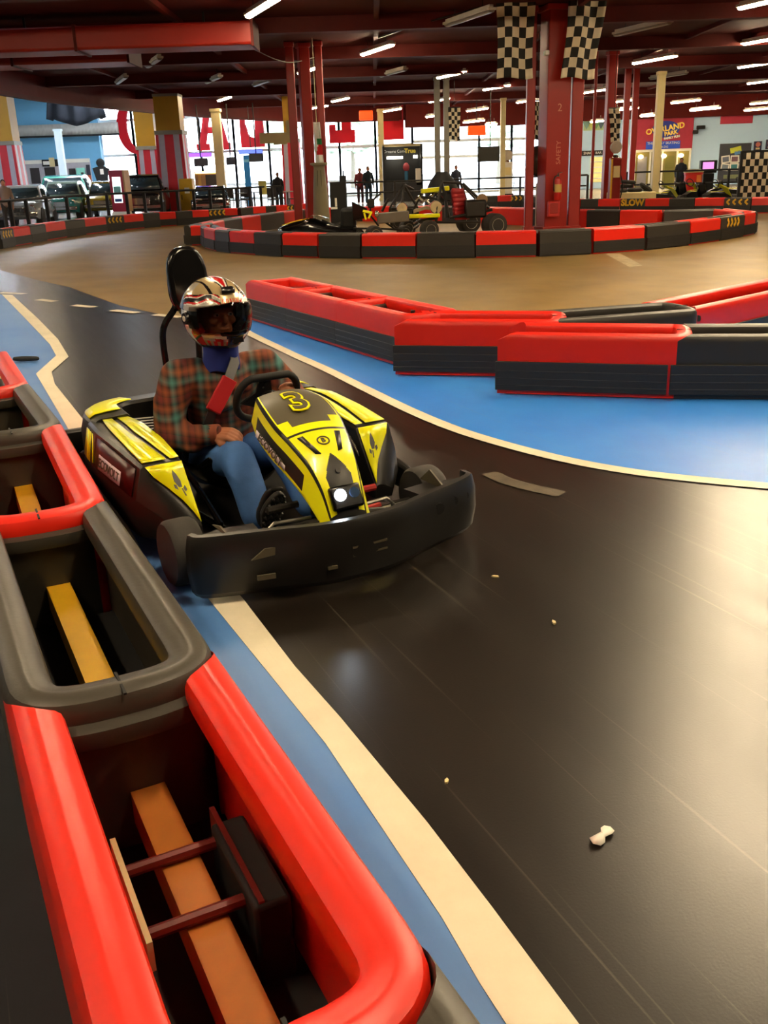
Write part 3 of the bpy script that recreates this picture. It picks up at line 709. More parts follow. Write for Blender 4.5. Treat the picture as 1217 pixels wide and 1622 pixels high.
MB().loft([[V((x, y, z)) for y, z in ((.98, .08), (1.06, .08), (1.07, .28), (1.04, .32), (.99, .32))] for x in (-.72, -.6, 0, .6, .72)]).build('rear_bumper', KBL, kart, bevel=.015)
# engine cover, ribbed, beside the seat
b = MB(); b.box((-.36, .38, .28), (.16, .34, .3)); e = b.build('engine_cover', KBL, kart, bevel=.03)
for k in range(5): MB().tube([(-.285, .24 + k * .06, .3), (-.33, .25 + k * .06, .44), (-.42, .26 + k * .06, .44)], .012, 6).build('cooling_rib', DST, e)
# seat: a bucket shell
b = MB(); N = 14
def seat_pt(u, v):       # v 0 front lip ... 1 top of backrest; u across
    pr = [(-.02, .19), (.1, .11), (.28, .10), (.4, .16), (.46, .3), (.5, .46), (.54, .6), (.56, .66)]
    k = v * 7; i = min(6, int(k)); f = k - i
    y = pr[i][0] + (pr[i + 1][0] - pr[i][0]) * f; z = pr[i][1] + (pr[i + 1][1] - pr[i][1]) * f
    w = .21 + .05 * math.sin(PI * min(1, v * 1.1)) - .05 * max(0, v - .75) * 4
    a = (u - .5) * 2
    up = (.16 * abs(a) ** 3) * (1 if v < .5 else .35); fw = (.17 * abs(a) ** 3) * (0 if v < .3 else min(1, (v - .3) * 3))
    return V((a * w - .02, y - fw, z + up))
b.grid(seat_pt, 14, 21); b.build('seat', GLB, kart, solid=.012, sub=1)
# roll hoop and headrest
hp = [K(272, 612, y=.6), K(264, 580, y=.6), K(258, 535, y=.6), K(262, 512, y=.6), K(276, 490, y=.61), K(281, 470, y=.62), K(279, 440, y=.62)]
hp = [V((p.x, p.y, p.z)) for p in hp]; hp = [V((hp[0].x, .56, .3))] + hp
MB().tube(catmull(hp, 5), .017, 10).build('roll_hoop', GLB, kart)
hp2 = [V((-.1 - (p.x + .1), p.y, p.z)) for p in hp]
MB().tube(catmull(hp2, 5), .017, 10).build('roll_hoop', GLB, kart)
MB().tube([hp[2] , hp2[2]], .014, 8).build('hoop_crossbar', GLB, kart)
c = K(297, 441, y=.6); b = MB()
pts = []
for k in range(28):
    a = 2 * PI * k / 28; pts.append((.105 * math.copysign(abs(math.cos(a)) ** .8, math.cos(a)), .16 * math.copysign(abs(math.sin(a)) ** .8, math.sin(a)) + (-.03 if math.sin(a) < 0 else 0)))
X = frame(c, (1, 0, 0), (0, .16, 1))
b.prism(pts, -.03, .03, 0, X); b.build('headrest', GLB, kart, bevel=.022, seg=3)
# steering wheel
sc_c = V((0, -.215, .635)); X = frame(sc_c, (1, 0, 0), (0, -.42, .9))
ring = []
for k in range(32):
    a = 2 * PI * k / 32; x = .15 * math.copysign(abs(math.cos(a)) ** .85, math.cos(a)); y = .125 * math.copysign(abs(math.sin(a)) ** .8, math.sin(a))
    if y > .108: y = .108
    ring.append(X @ V((x, y, 0)))
sw = MB().tube(ring, .0175, 10, 0, True).build('steering_wheel', MBK, kart, sharp=60)
MB().prism([(-.13, -.02), (-.06, .03), (-.05, .105), (.0, .11), (.02, .03), (.13, -.02), (.06, -.05), (.03, -.11), (-.03, -.11), (-.06, -.05)], -.004, .004, 0, X).build('wheel_spokes', MBK, sw)
hb = MB().cyl(X @ V((0, 0, -.03)), X @ V((0, 0, .018)), .035, n=16); hb.build('wheel_hub', DST, sw)
for q in ((-.03, .06), (-.02, .08), (-.03, .095)): MB().cyl(X @ V((q[0], q[1], .004)), X @ V((q[0], q[1], .01)), .005, n=8).build('wheel_bolt', CHR, sw)
MB().tube([X @ V((0, 0, -.03)), V((0, -.5, .45)), V((0, -.75, .16))], .014, 8).build('steering_column', DST, kart)
# nassau fairing with the number
ST = [(-.385, .672, .125, .10), (-.50, .652, .15, .13), (-.62, .60, .152, .13), (-.72, .545, .132, .13), (-.82, .475, .108, .13), (-.89, .385, .09, .11), (-.935, .29, .082, .07), (-.95, .25, .08, .04)]
def fpt(u, v, o=0):
    k = v * (len(ST) - 1); i = min(len(ST) - 2, int(k)); f = k - i
    p0 = ST[max(i - 1, 0)]; p1 = ST[i]; p2 = ST[i + 1]; p3 = ST[min(i + 2, len(ST) - 1)]
    y, z, w, dr = [.5 * (2 * p1[j] + (p2[j] - p0[j]) * f + (2 * p0[j] - 5 * p1[j] + 4 * p2[j] - p3[j]) * f * f + (3 * p1[j] - p0[j] - 3 * p2[j] + p3[j]) * f ** 3) for j in range(4)]
    a = (u - .5) * 2; s = math.copysign(1, a); a = abs(a)
    if a < .72: x = w * a / .72; zz = .018 * (1 - (a / .72) ** 2)
    else: k = (a - .72) / .28; x = w + .03 * k; zz = -dr * k
    return V((s * x, y - o * .45, z + zz + o))
def fm(i, j):
    a = abs((i + .5) / 72 - .5) * 2; v = (j + .5) / 140
    if a > .84: return 1 if .10 < v < .56 and a < .97 else 0
    if .70 < a < .76: return 1
    if a >= .76: return 0
    if v < .335 - (.05 if a > .45 else 0): return 2 if a < .66 else 0
    if .385 < v < .40: return 1
    if v > .9: return 1
    if v > .55 and a < min(.44, (v - .55) * 3.6): return 1
    return 0
b = MB(); b.grid(fpt, 72, 140, 0, fm)
fair = b.build('front_fairing', [KYEL, KBL, KDK], kart, solid=.006, sharp=50)
def fX(v, o): 
    p = fpt(.5, v, 0); q = fpt(.5, v - .05, 0); up = q - p
    X = frame(p, (1, 0, 0), up); return M4.Translation(X.to_3x3() @ V((0, 0, o))) @ X
X3 = fX(.175, .006)
text('number_outline', '3', KYEL, fair, X3, .2, .002, .012)
text('number_fill', '3', KDK, fair, M4.Translation(X3.to_3x3() @ V((0, 0, .004))) @ X3, .2, .002, .001)
Xb = fX(.475, .004)
ringp = [Xb @ V((.026 * math.cos(2 * PI * k / 24), .022 * math.sin(2 * PI * k / 24), 0)) for k in range(24)]
MB().tube(ringp, .0035, 6, 0, True).build('badge_ring', KDK, fair); text('badge_letter', 'B', KDK, fair, Xb, .032, .002, .001)
for s in (-1, 1):
    b = MB(); pts = [fpt(.5 + s * u, v, .004) for u, v in ((.20, .42), (.27, .42), (.2, .54), (.13, .55))]; b.add(pts, [(0, 1, 2, 3)]); b.build('air_vent', KBL, fair, solid=.005)
    pp = [fpt(.5 + s * .455, v) + V((s * .026, 0, .004)) for v in (.17, .45)]; q2 = fpt(.5 + s * .43, .3) + V((s * .026, 0, .004)); q3 = fpt(.5 + s * .475, .3) + V((s * .026, 0, .004))
    dn = (q3 - q2) * .42
    b = MB(); b.add([pp[0] - dn * .8, pp[1] - dn * .6, pp[1] + dn * .6, pp[0] + dn * .8], [(0, 1, 2, 3)]); b.build('label_plate', KTX, fair, solid=.002)
    xd = (pp[1] - pp[0]) * (-s); X = frame((pp[0] + pp[1]) / 2 + V((s * .003, 0, .001)), xd, -dn)
    text('label_text', 'ECOVOLT', KDK, fair, X, .042, .001, .001)
MB().cyl(fX(.66, .0) @ V((0, 0, 0)), fX(.66, .0) @ V((0, 0, .012)), .011, n=12).build('plug', KBL, fair)
b = MB()
for q in ((-.014, -.02), (0, -.008), (.012, .006)): b.box((q[0], q[1], .004), (.008, .03, .004), 0, .5, fX(.79, .002))
b.build('nose_logo', KTX, fair)
lampX = M4.Translation((0, -.93, .345)) @ M4.Rotation(R_(62), 4, 'X')
b = MB().box((0, 0, 0), (.14, .1, .03), 0, 0, lampX); lp_ = b.build('light_pod', GLB, fair, bevel=.01)
LED = mat('headlight_glow', '#ffffff', .3, emit='#e8f4ff', es=40)
MB().cyl(lampX @ V((-.03, .01, .012)), lampX @ V((-.03, .01, .022)), .024, n=16).build('headlight', LED, lp_)
MB().cyl(lampX @ V((.035, .01, .012)), lampX @ V((.035, .01, .02)), .022, n=16).build('dark_lens', mat('dark_lens', '#31486a', .1, var=.3), lp_)
# front bumper
bp = catmull([(.70, -.80, 0), (.66, -.885, 0), (.36, -.99, 0), (.13, -1.06, 0), (-.13, -1.06, 0), (-.36, -.985, 0), (-.61, -.90, 0), (-.655, -.84, 0)], 5)
fb = sweep([(p.x, p.y) for p in bp], [(.02, .035), (0, .06), (-.015, .15), (-.012, .24), (.0, .285), (.006, .297), (.03, .299), (.034, .29), (.03, .05)]).build('front_bumper', KBL, kart, sharp=28)
for s in (-1, 1):
    MB().prism([(s * .64, -.82), (s * .58, -.88), (s * .38, -.95), (s * .36, -.80), (s * .50, -.78)], .262, .272).build('corner_shelf', KBL, fb)
    for x in (.5,): MB().prism([(-.93, .272), (-.72, .272), (-.80, .335 if s > 0 else .29)], -.004, .004, 0, M4.Translation((s * x, 0, 0)) @ M4(((0, 0, 1, 0), (1, 0, 0, 0), (0, 1, 0, 0), (0, 0, 0, 1)))).build('gusset', KDK, fb)
for z in (.15, .185): MB().bar((-.06, -1.076, z), (.1, -1.076, z), .012, .009).build('grille_bar', KDK, fb)
MB().bar((-.17, -1.07, .12), (-.13, -1.074, .12), .01, .012).build('grille_tab', KDK, fb)
for x in (.42, .52, .60):
    y = -.985 + (x - .42) * .40
    MB().cyl((x, y - .004, .22), (x, y + .02, .22), .026, n=14).build('bumper_hole', MBK, fb)
MB().prism([(-.46, -.0), (-.36, 0), (-.345, .03), (-.40, .035)], -.004, .004, 0, M4(((1, 0, 0, 0), (0, 0, 1, -.995), (0, 1, 0, .2), (0, 0, 0, 1)))).build('bumper_badge', KDK, fb)
MB().bar((-.44, -.993, .12), (-.37, -1.01, .12), .01, .02).build('bumper_tab', KDK, fb)
MB().tube(catmull([(-.30, -.86, .2), (-.12, -.9, .25), (.12, -.9, .25), (.3, -.86, .2)], 5), .014, 8).build('nose_support_bar', DST, kart)
# pedals, rods
for s in (-1, 1):
    MB().tube([(s * .12, -.72, .28), (s * .26, -.72, .28)], .016, 8).build('pedal_roller', mat('pedal_red', '#a01d18', .4) if s > 0 else DST, kart)
    MB().tube([(s * .10, -.80, .24), (s * .27, -.80, .25), (s * .3, -.8, .22)], .008, 6).build('pedal_rod', STL, kart)
    MB().tube([(s * .3, -.8, .22), (s * .31, -.82, .1)], .01, 6).build('pedal_arm', STL, kart)
MB().tube([(.12, -.76, .2), (.27, -.74, .2)], .014, 8).build('pedal_roller', mat('pedal_red', '#a01d18', .4), kart)
MB().tube([(-.5, -.66, .15), (0, -.7, .15), (.5, -.66, .15)], .01, 6).build('tie_rod', STL, kart)
# harness over the chest
h0, h1, h2 = K(372, 572, y=.1), K(362, 600, y=.04), K(336, 652, y=.03)
def belt(name, P, w, th, m):
    b = MB(); secs = []
    for i, p in enumerate(P):
        t = (P[min(i + 1, len(P) - 1)] - P[max(i - 1, 0)]).normalized(); n = V((.1, -1, .25)).normalized(); x = t.cross(n).normalized()
        secs.append([p + x * w / 2 + n * th, p - x * w / 2 + n * th, p - x * w / 2, p + x * w / 2])
    b.loft(secs); return b.build(name, m, kart, bevel=.004)
belt('harness_strap', [h0 + V((.02, .08, .05)), h0, h1], .05, .006, mat('grey_webbing', '#4a4b50', .7))
belt('harness_pad', [h1 + V((0, -.004, 0)), h2], .075, .022, CUT)
belt('harness_strap', [h2, K(322, 690, y=.1)], .05, .006, mat('grey_webbing', '#4a4b50', .7))
# ================================================================== the driver
HD = V((-.05, .2, .97))
drv = thing('person', 'kart driver in plaid shirt, jeans and red-white helmet, one hand on the knee', 'person', KO + KA * -.03 + KB * .3 + V((0, 0, .1)), KR)
DO = V((-.03, .3, .1))                     # origin of the driver inside the kart frame
def D(*p): return V(p) - DO
SKIN = mat('skin', '#b0704f', .55, var=.08, scale=12)
def limb(b, pts, rr, n=14):
    q = [D(*p) for p in pts]; P = []; Rr = []
    for i in range(len(q) - 1):
        for k in range(6):
            P.append(q[i].lerp(q[i + 1], k / 6)); Rr.append(rr[i] + (rr[i + 1] - rr[i]) * k / 6)
    P.append(q[-1]); Rr.append(rr[-1]); b.tube(P, Rr, n)
    for p, r in zip(q, rr): b.ell(p, r, 0, n, 8)
def remesh(o, vox, it=4):
    m = o.modifiers.new('remesh', 'REMESH'); m.mode = 'VOXEL'; m.voxel_size = vox; m.use_smooth_shade = True
    s = o.modifiers.new('smooth', 'SMOOTH'); s.iterations = it; s.factor = .5
# joints
sR, eR, wR = (-.25, .26, .675), (-.345, .2, .40), (-.18, .03, .43)
sL, eL, wL = (.19, .22, .68), (.27, .06, .52), (.15, -.165, .60)
hipR, knR, anR = (-.12, .3, .21), (-.13, -.11, .335), (-.14, -.36, .13)
hipL, knL, anL = (.07, .3, .21), (.10, -.1, .36), (.11, -.38, .14)
b = MB()
secs = []
for z, y, rx, ry in ((.12, .32, .15, .12), (.22, .33, .165, .13), (.38, .32, .15, .11), (.52, .29, .165, .115), (.64, .26, .18, .11), (.71, .25, .12, .09), (.745, .235, .055, .055)):
    secs.append([D(-.03 + rx * math.cos(2 * PI * k / 20), y + ry * math.sin(2 * PI * k / 20), z) for k in range(20)])
b.loft(secs)
limb(b, [(-.03, .24, .7), (-.045, .215, .86)], [.056, .054])
b.ell(D(*HD), (.078, .1, .118)); b.ell(D(HD.x, HD.y - .045, HD.z - .065), (.055, .06, .062))     # skull and jaw
b.ell(D(HD.x, HD.y - .112, HD.z - .018), (.013, .02, .026)); b.ell(D(HD.x, HD.y - .095, HD.z + .03), (.055, .016, .012))     # nose, brow
b.ell(D(HD.x, HD.y - .1, HD.z - .062), (.024, .014, .008)); b.ell(D(HD.x, HD.y - .098, HD.z - .074), (.02, .014, .008))    # lips
for s in (-1, 1): b.ell(D(HD.x + s * .08, HD.y + .01, HD.z - .01), (.012, .022, .032)); b.ell(D(HD.x + s * .045, HD.y - .075, HD.z - .025), (.022, .02, .02))
limb(b, [sR, eR, wR], [.055, .042, .03]); limb(b, [sL, eL, wL], [.055, .042, .03])
limb(b, [hipR, knR, anR], [.085, .056, .04]); limb(b, [hipL, knL, anL], [.085, .056, .04])
limb(b, [anR, (-.14, -.47, .2)], [.04, .03]); limb(b, [anL, (.12, -.5, .2)], [.04, .03])
def hand(w, palm_dir, up, thumb_side, curl, spread=.021):
    """palm grown from the wrist; four fingers of unequal length, each bent at two knuckles, thumb from the side of the palm"""
    w = D(*w); d = V(palm_dir).normalized(); u = V(up); u = (u - d * u.dot(d)).normalized(); x = d.cross(u)     # u = back of the hand
    for k in (-1.4, -.5, .5, 1.4):
        b.tube([w + x * k * .012, w + d * .045 + x * k * .019, w + d * .088 + x * k * spread], [.02, .018, .0145], 10)
    b.ell(w, .026)
    for k, L in ((-1.5, .066), (-.5, .078), (.5, .082), (1.5, .074)):
        k *= thumb_side; p = w + d * .088 + x * k * spread; a = curl
        pts = [p]; rr = [.0125]
        for f, r in ((.45, .0112), (.32, .0105), (.23, .009)):
            dd = d * math.cos(a) - u * math.sin(a); p = p + dd * L * f; pts.append(p); rr.append(r); a += curl * .95
        b.tube(pts, rr, 10)
        for p_, r_ in zip(pts, rr): b.ell(p_, r_ * .99, 0, 10, 6)
    t0 = w + d * .028 + x * thumb_side * .028 - u * .006; t1 = t0 + d * .03 + x * thumb_side * .026 - u * .012; t2 = t1 + d * .033 + x * thumb_side * -.002 - u * .012; t3 = t2 + d * .024 - x * thumb_side * .01 - u * .008
    b.tube([t0, t1, t2, t3], [.018, .0145, .0125, .0095], 10)
    for p_, r_ in ((t1, .0142), (t2, .0122), (t3, .0094)): b.ell(p_, r_, 0, 10, 6)
hand(wR, (.08, -.11, .012), (-.25, -.35, .9), 1, .62)
hand(wL, (-.25, -.65, .45), (.85, -.3, .35), -1, .95)
body = b.build('body', SKIN, drv, sharp=180); remesh(body, .0045, 3)
eyem = mat('eye_white', '#d8d2c8', .3)
for s in (-1, 1):
    e = MB().ell(D(HD.x + s * .034, HD.y - .09, HD.z + .004), (.014, .012, .009)).build('eye', eyem, drv, sharp=180)
    MB().ell(D(HD.x + s * .034, HD.y - .1, HD.z + .004), (.006, .005, .006), 0, 10, 6).build('iris', mat('iris', '#2a1a10', .2), e, sharp=180)
# clothes
def plaid():
    m, nt, bs = nodes('plaid_cloth')
    tc = nt.nodes.new('ShaderNodeTexCoord'); sp = nt.nodes.new('ShaderNodeSeparateXYZ')
    mp = nt.nodes.new('ShaderNodeMapping'); mp.inputs['Rotation'].default_value = (R_(-14), R_(5), R_(18))
    nt.links.new(tc.outputs['Object'], mp.inputs[0]); nt.links.new(mp.outputs[0], sp.inputs[0])
    cols = [(.0, lin('#3a1c14')), (.14, lin('#8a4324')), (.28, lin('#2a1a16')), (.40, lin('#47827d')), (.54, lin('#243634')), (.68, lin('#934e28')), (.8, lin('#1e1412')), (.9, lin('#6a2420'))]
    outs = []
    for ax, f, ph in (('X', 7.6, .1), ('Z', 6.8, .3)):
        a = nt.nodes.new('ShaderNodeMath'); a.operation = 'MULTIPLY_ADD'; a.inputs[1].default_value = f; a.inputs[2].default_value = ph + 10
        nt.links.new(sp.outputs[ax], a.inputs[0])
        fr_ = nt.nodes.new('ShaderNodeMath'); fr_.operation = 'FRACT'; nt.links.new(a.outputs[0], fr_.inputs[0])
        outs.append(ramp(nt, fr_.outputs[0], cols))
    mx = nt.nodes.new('ShaderNodeMix'); mx.data_type = 'RGBA'; mx.blend_type = 'MIX'; mx.inputs[0].default_value = .5
    nt.links.new(outs[0], mx.inputs[6]); nt.links.new(outs[1], mx.inputs[7]); nt.links.new(mx.outputs[2], bs.inputs['Base Color']); bs.inputs['Roughness'].default_value = .85
    return m
b = MB(); secs = []
for z, y, rx, ry in ((.15, .31, .17, .15), (.24, .32, .18, .155), (.38, .305, .165, .14), (.52, .28, .18, .145), (.63, .255, .2, .14), (.70, .245, .17, .115), (.745, .235, .085, .085)):
    secs.append([D(-.03 + rx * math.cos(2 * PI * k / 24), y + ry * math.sin(2 * PI * k / 24), z) for k in range(24)])
b.loft(secs)
limb(b, [(-.16, .25, .68), sR, (-.315, .235, .54), eR, (-.27, .12, .41), wR], [.085, .092, .082, .074, .064, .05])
limb(b, [(.1, .24, .68), sL, (.245, .15, .6), eL, (.22, -.04, .55), wL], [.085, .09, .082, .075, .066, .05])
for (p, r) in (((-.3, .17, .45), .07), ((-.31, .24, .58), .085), ((-.27, .09, .37), .055), ((.02, .14, .62), .07), ((-.1, .13, .55), .075)): b.ell(D(*p), (r, r * .8, r * .55), 0, 12, 8)
sh = b.build('plaid_shirt', plaid(), drv, sharp=180); remesh(sh, .011, 5)
cf = MB()
d = (V(wR) - V((-.27, .12, .41))).normalized(); cf.cyl(D(*(V(wR) - d * .02)), D(*(V(wR) + d * .03)), .05, .047, 18); cf.build('cuff', mat('brown_cuff', '#7a3a22', .8), sh, bevel=.006)
JEAN = mat('blue_denim', '#4674b8', .8, var=.25, scale=14, bump=.12)
b = MB(); secs = []
for z, y, rx, ry in ((.115, .30, .16, .13), (.2, .31, .185, .15), (.28, .32, .18, .15)):
    secs.append([D(-.03 + rx * math.cos(2 * PI * k / 20), y + ry * math.sin(2 * PI * k / 20), z) for k in range(20)])
b.loft(secs)
limb(b, [hipR, (-.125, .08, .29), knR, (-.14, -.24, .24), (-.15, -.34, .13)], [.11, .098, .086, .078, .075])
limb(b, [hipL, (.09, .08, .3), knL, (.105, -.26, .25), (.11, -.37, .14)], [.11, .098, .086, .078, .075])
for p, r in (((-.13, -.13, .36), .05), ((-.17, -.2, .3), .05)): b.ell(D(*p), (r, r * .7, r * .6), 0, 12, 8)
jn = b.build('jeans', JEAN, drv, sharp=180); remesh(jn, .011, 5)
SHO = mat('black_shoe', '#1b1a1a', .6); SOL = mat('shoe_sole', '#262524', .6)
for s, an, to in ((-1, anR, (-.145, -.60, .33)), (1, anL, (.2, -.64, .34))):
    a = V(an) + V((0, -.06, -.045)); t = V(to); dd = (t - a).normalized(); x = V((1, 0, 0)); nn = x.cross(dd).normalized()      # sole faces forward and down
    if nn.y > 0: nn = -nn
    secs = []
    for k, w, h in ((-.02, .03, .045), (.03, .045, .085), (.1, .046, .075), (.17, .052, .06), (.24, .05, .048), (.275, .03, .03)):
        c = a + dd * k; secs.append([D(*(c + x * w * math.cos(2 * PI * q / 14) - nn * (h * (.5 + .5 * math.sin(2 * PI * q / 14))))) for q in range(14)])
    sh_ = MB().loft(secs).build('shoe', SHO, drv, sub=1, sharp=60)
    b = MB(); pts = []
    for q in range(20):
        an_ = 2 * PI * q / 20; pts.append((.056 * math.cos(an_) * (1 if math.sin(an_) > 0 else .85), .14 * math.sin(an_)))
    X = frame(D(*(a + dd * .13 + nn * .008)), x, dd)
    if (X.to_3x3() @ V((0, 0, 1))).dot(nn) < 0: X = frame(D(*(a + dd * .13 + nn * .008)), -x, dd)
    b.prism(pts, -.014, .012, 0, X); so = b.build('sole', SOL, sh_, bevel=.006)
    for q in range(6):
        yy = -.1 + q * .042; w = .044 * math.sqrt(max(.1, 1 - (yy / .14) ** 2))
        tp = [X @ V((w * (j / 6 - 1), yy + .012 * math.cos(j * PI / 2), .014)) for j in range(13)]
        MB().tube(tp, .006, 6).build('tread', mat('tread_grey', '#4b4844', .6), so)
# neck gaiter
b = MB(); secs = []
for z, y, r in ((.70, .225, .10), (.74, .215, .088), (.79, .2, .08), (.85, .2, .085), (.88, .2, .08)):
    secs.append([D(-.045 + r * math.cos(2 * PI * k / 24), y + r * math.sin(2 * PI * k / 24) * 1.05 - .01, z + .008 * math.sin(k * 1.7)) for k in range(24)])
b.loft(secs, cap=False); b.build('neck_gaiter', mat('royal_blue_cloth', '#10277e', .8, var=.2, scale=20), drv, solid=.006, sub=1, sharp=180)
# helmet
HS = mat('helmet_silver', '#c9c2b8', .25, .35, var=.15, scale=10, coat=.5); HR = mat('helmet_red', '#c01a1c', .25, coat=.5); HB = mat('helmet_black', '#141214', .25, coat=.5); HG = mat('helmet_gold', '#c9b184', .25, .3, coat=.5); HW = mat('helmet_white', '#e4dfd6', .25, coat=.5)
def hpt(lon, lat, o=0):           # lon 0 = straight ahead (-y)
    cl, sl = math.cos(lat), math.sin(lat)
    rx, ry, rz = .158, .19, .172
    if sl < 0: rz = .178; rx = .158 + .012 * sl * sl * -1
    x = rx * cl * math.sin(lon); y = -ry * cl * math.cos(lon); z = rz * sl
    if sl < -.15 and math.cos(lon) > 0: y -= .035 * math.cos(lon) ** 2 * min(1, (-sl - .15) * 3)     # chin bar
    if sl > .2 and math.cos(lon) < 0: y += .015
    n = V((x, y, z)).normalized()
    return V((x, y, z)) + n * o
NU, NV = 240, 130; LA0 = -1.02
def hl(i, j): return (i / NU * 2 - 1) * PI, LA0 + (PI / 2 - LA0) * j / NV
def inport(lon, lat):
    return abs(lon) < 1.12 and -.36 - .08 * abs(lon) < lat < .34 - .12 * abs(lon) + .05
def hcol(i, j):
    lon, lat = hl(i + .5, j + .5); a = abs(lon)
    if lat < -.86: return 2
    w = lat - .55 + .45 * math.cos(a * 1.2)
    if lat > .66:                                   # crown
        k = math.cos(lat) * math.sin(lon); f = math.cos(lat) * math.cos(lon)
        if abs(k) < .13 * (1 - abs(f - .3) / .42): return 1
        if abs(k) < .19 * (1 - abs(f - .3) / .55): return 4
        if abs(k) < .24 * (1 - abs(f - .3) / .62): return 2
        if abs(k) > .42 and abs(k) < .47 + .05 * f: return 2
        if abs(k) > .5 and f < .1: return 0
        return 3
    if lat > .18:
        s = lat - .30 - .28 * math.sin(a * 1.5 + .2)
        if .35 <= a < 2.1:
            q = lat - .20 * math.sin(a * 1.7 + .1) + .05 * math.sin(a * 7)
            if a > 1.35 and .25 < (a - 1.35) * .55 + .1 * math.sin(lat * 6) < .36: return 2
            for lim, c in ((.20, 0), (.235, 4), (.285, 1), (.31, 2), (.40, 2 if a > .6 else 0), (.43, 4), (.47, 1), (.50, 2), (.9, 3)):
                if q < lim: return c
        if a < .35: return (1 if int(a * 30) % 2 == 0 and lat < .5 else 3)
        if -.03 < s < .03: return 4
        if .03 <= s < .07: return 1
        if .07 <= s < .27 and .5 < a < 1.8: return 2
        if -.09 < s <= -.03: return 1 if a < 1 else 0
        if 1.75 < a < 1.95: return 2
        if 1.95 <= a < 2.1: return 4
        if a >= 2.3: return 1 if s > 0 else 2
        return 0
    if a > 1.1:
        s = lat + .25 * math.sin((a - 1.1) * 2.2)
        if a < 1.5 and lat > -.3: return 2
        if 1.5 <= a < 1.62: return 4 if lat > -.25 else 0
        if 1.62 <= a < 1.9 and lat > -.2: return 0
        if s < -.5: return 1
        if -.5 <= s < -.42: return 2
        return [0, 2, 1][int((a * 2.6 + lat * 2)) % 3]
    s = lat + .62 - .1 * a
    if s > .08: return 2 if a < .5 else 0
    if -.02 < s <= .08: return 4 if a > .35 else 2
    if a < .28: return 2
    if s < -.12: return 1 if int(a * 9) % 2 == 0 else 3
    return 1 if .45 < a < .7 else 0
b = MB(); o = 0
for j in range(NV + 1):
    for i in range(NU): b.v.append(tuple(hpt(*hl(i, j))))
for j in range(NV):
    for i in range(NU):
        lon, lat = hl(i + .5, j + .5)
        if inport(lon, lat): continue
        i2 = (i + 1) % NU
        b.f.append((j * NU + i, j * NU + i2, (j + 1) * NU + i2, (j + 1) * NU + i)); b.m.append(hcol(i, j))
hm = b.build('helmet', [HS, HR, HB, HG, HW], drv, sharp=180)
HX = M4.Translation(D(*HD) + V((0, 0, .0))) @ M4.Rotation(R_(4), 4, 'Z') @ M4.Rotation(R_(-1), 4, 'X')
hm.data.transform(HX)
q = hm.modifiers.new('s', 'SOLIDIFY'); q.thickness = .012; q.offset = -1
vz, nt, pb = nodes('visor_smoke')
tr = nt.nodes.new('ShaderNodeBsdfTransparent'); tr.inputs[0].default_value = (.42, .37, .34, 1); gs = nt.nodes.new('ShaderNodeBsdfGlossy'); gs.inputs['Roughness'].default_value = .06
fz = nt.nodes.new('ShaderNodeFresnel'); fz.inputs[0].default_value = 1.5
mx = nt.nodes.new('ShaderNodeMixShader'); nt.links.new(fz.outputs[0], mx.inputs[0]); nt.links.new(tr.outputs[0], mx.inputs[1]); nt.links.new(gs.outputs[0], mx.inputs[2]); nt.links.new(mx.outputs[0], nt.nodes['Material Output'].inputs['Surface'])
b = MB()
b.grid(lambda u, v: HX @ hpt((u - .5) * 2 * 1.34, (-.42 - .06 * abs(u - .5)) + v * (.80 - .14 * abs(u - .5)), .007), 40, 16)
vs = b.build('visor', vz, hm, sharp=180)
for s in (-1, 1):
    c = HX @ hpt(s * 1.5, -.03, .0); c2 = HX @ hpt(s * 1.5, -.03, .014)
    MB().cyl(c, c2, .03, .026, 20).build('visor_pivot', HB, hm); MB().cyl(c2, HX @ hpt(s * 1.5, -.03, .016), .013, n=14).build('pivot_cap', HW, hm)
MB().prism([(-.03, -.012), (.03, -.012), (.024, .012), (-.024, .012)], 0, .008, 0, HX @ M4(((1, 0, 0, 0), (0, 0, -1, -.205), (0, 1, 0, -.105), (0, 0, 0, 1)))).build('chin_vent', HB, hm)
b = MB(); b.grid(lambda u, v: HX @ hpt((u - .5) * .5, .62 + v * .22, .006 + .012 * v * (1 - v) * 4), 10, 5); b.build('brow_vent', HB, hm, solid=.004)
# ================================================================== columns, flags and the far hall
def base(px, Y, py=300):
    p = at(px, py, Y); return V((p.x, p.y, 0))
def zat(px, py, Y): return at(px, py, Y).z
def ppm(Y): return 1590.0 / Y
def sqcol(px, Y, w, z1, m, label, name='column', rz=0, capm=None, z0=0, group=None):
    b0 = base(px, Y); t = thing(name, label, 'column', b0, rz, group)
    MB().box((0, 0, (z0 + z1) / 2), (w, w, z1 - z0)).build('shaft', m, t, bevel=.02)
    MB().box((0, 0, .06), (w * 1.25, w * 1.25, .12)).build('base_plate', capm or m, t, bevel=.01)
    MB().box((0, 0, z1 - .06), (w * 1.2, w * 1.2, .12)).build('cap_plate', capm or m, t, bevel=.01)
    return t
ZT = ZC - .02
cL = sqcol(838, 24.4, .20, ZT, PRED, 'slim red column left of the thick one in the island')
cM = sqcol(875, 24.4, .58, ZT, PRED, 'thick red column in the island carrying the fire extinguisher', rz=.2)
cR = sqcol(909, 24.4, .28, ZT, PRED, 'slim red column right of the thick one in the island')
plm = mat('pale_red_lettering', '#c97a62', .5)
fx_ = frame((0, -.375, 0), (1, 0, 0), (0, 0, 1))
def coltext(t, body, z, size, rot=0, off=-.296, rz=.2):
    X = M4.Translation((.02, off, z)) @ M4.Rotation(PI / 2, 4, 'X') @ M4.Rotation(rot, 4, 'Z')
    return text('column_mark', body, plm, t, X, size, .002)
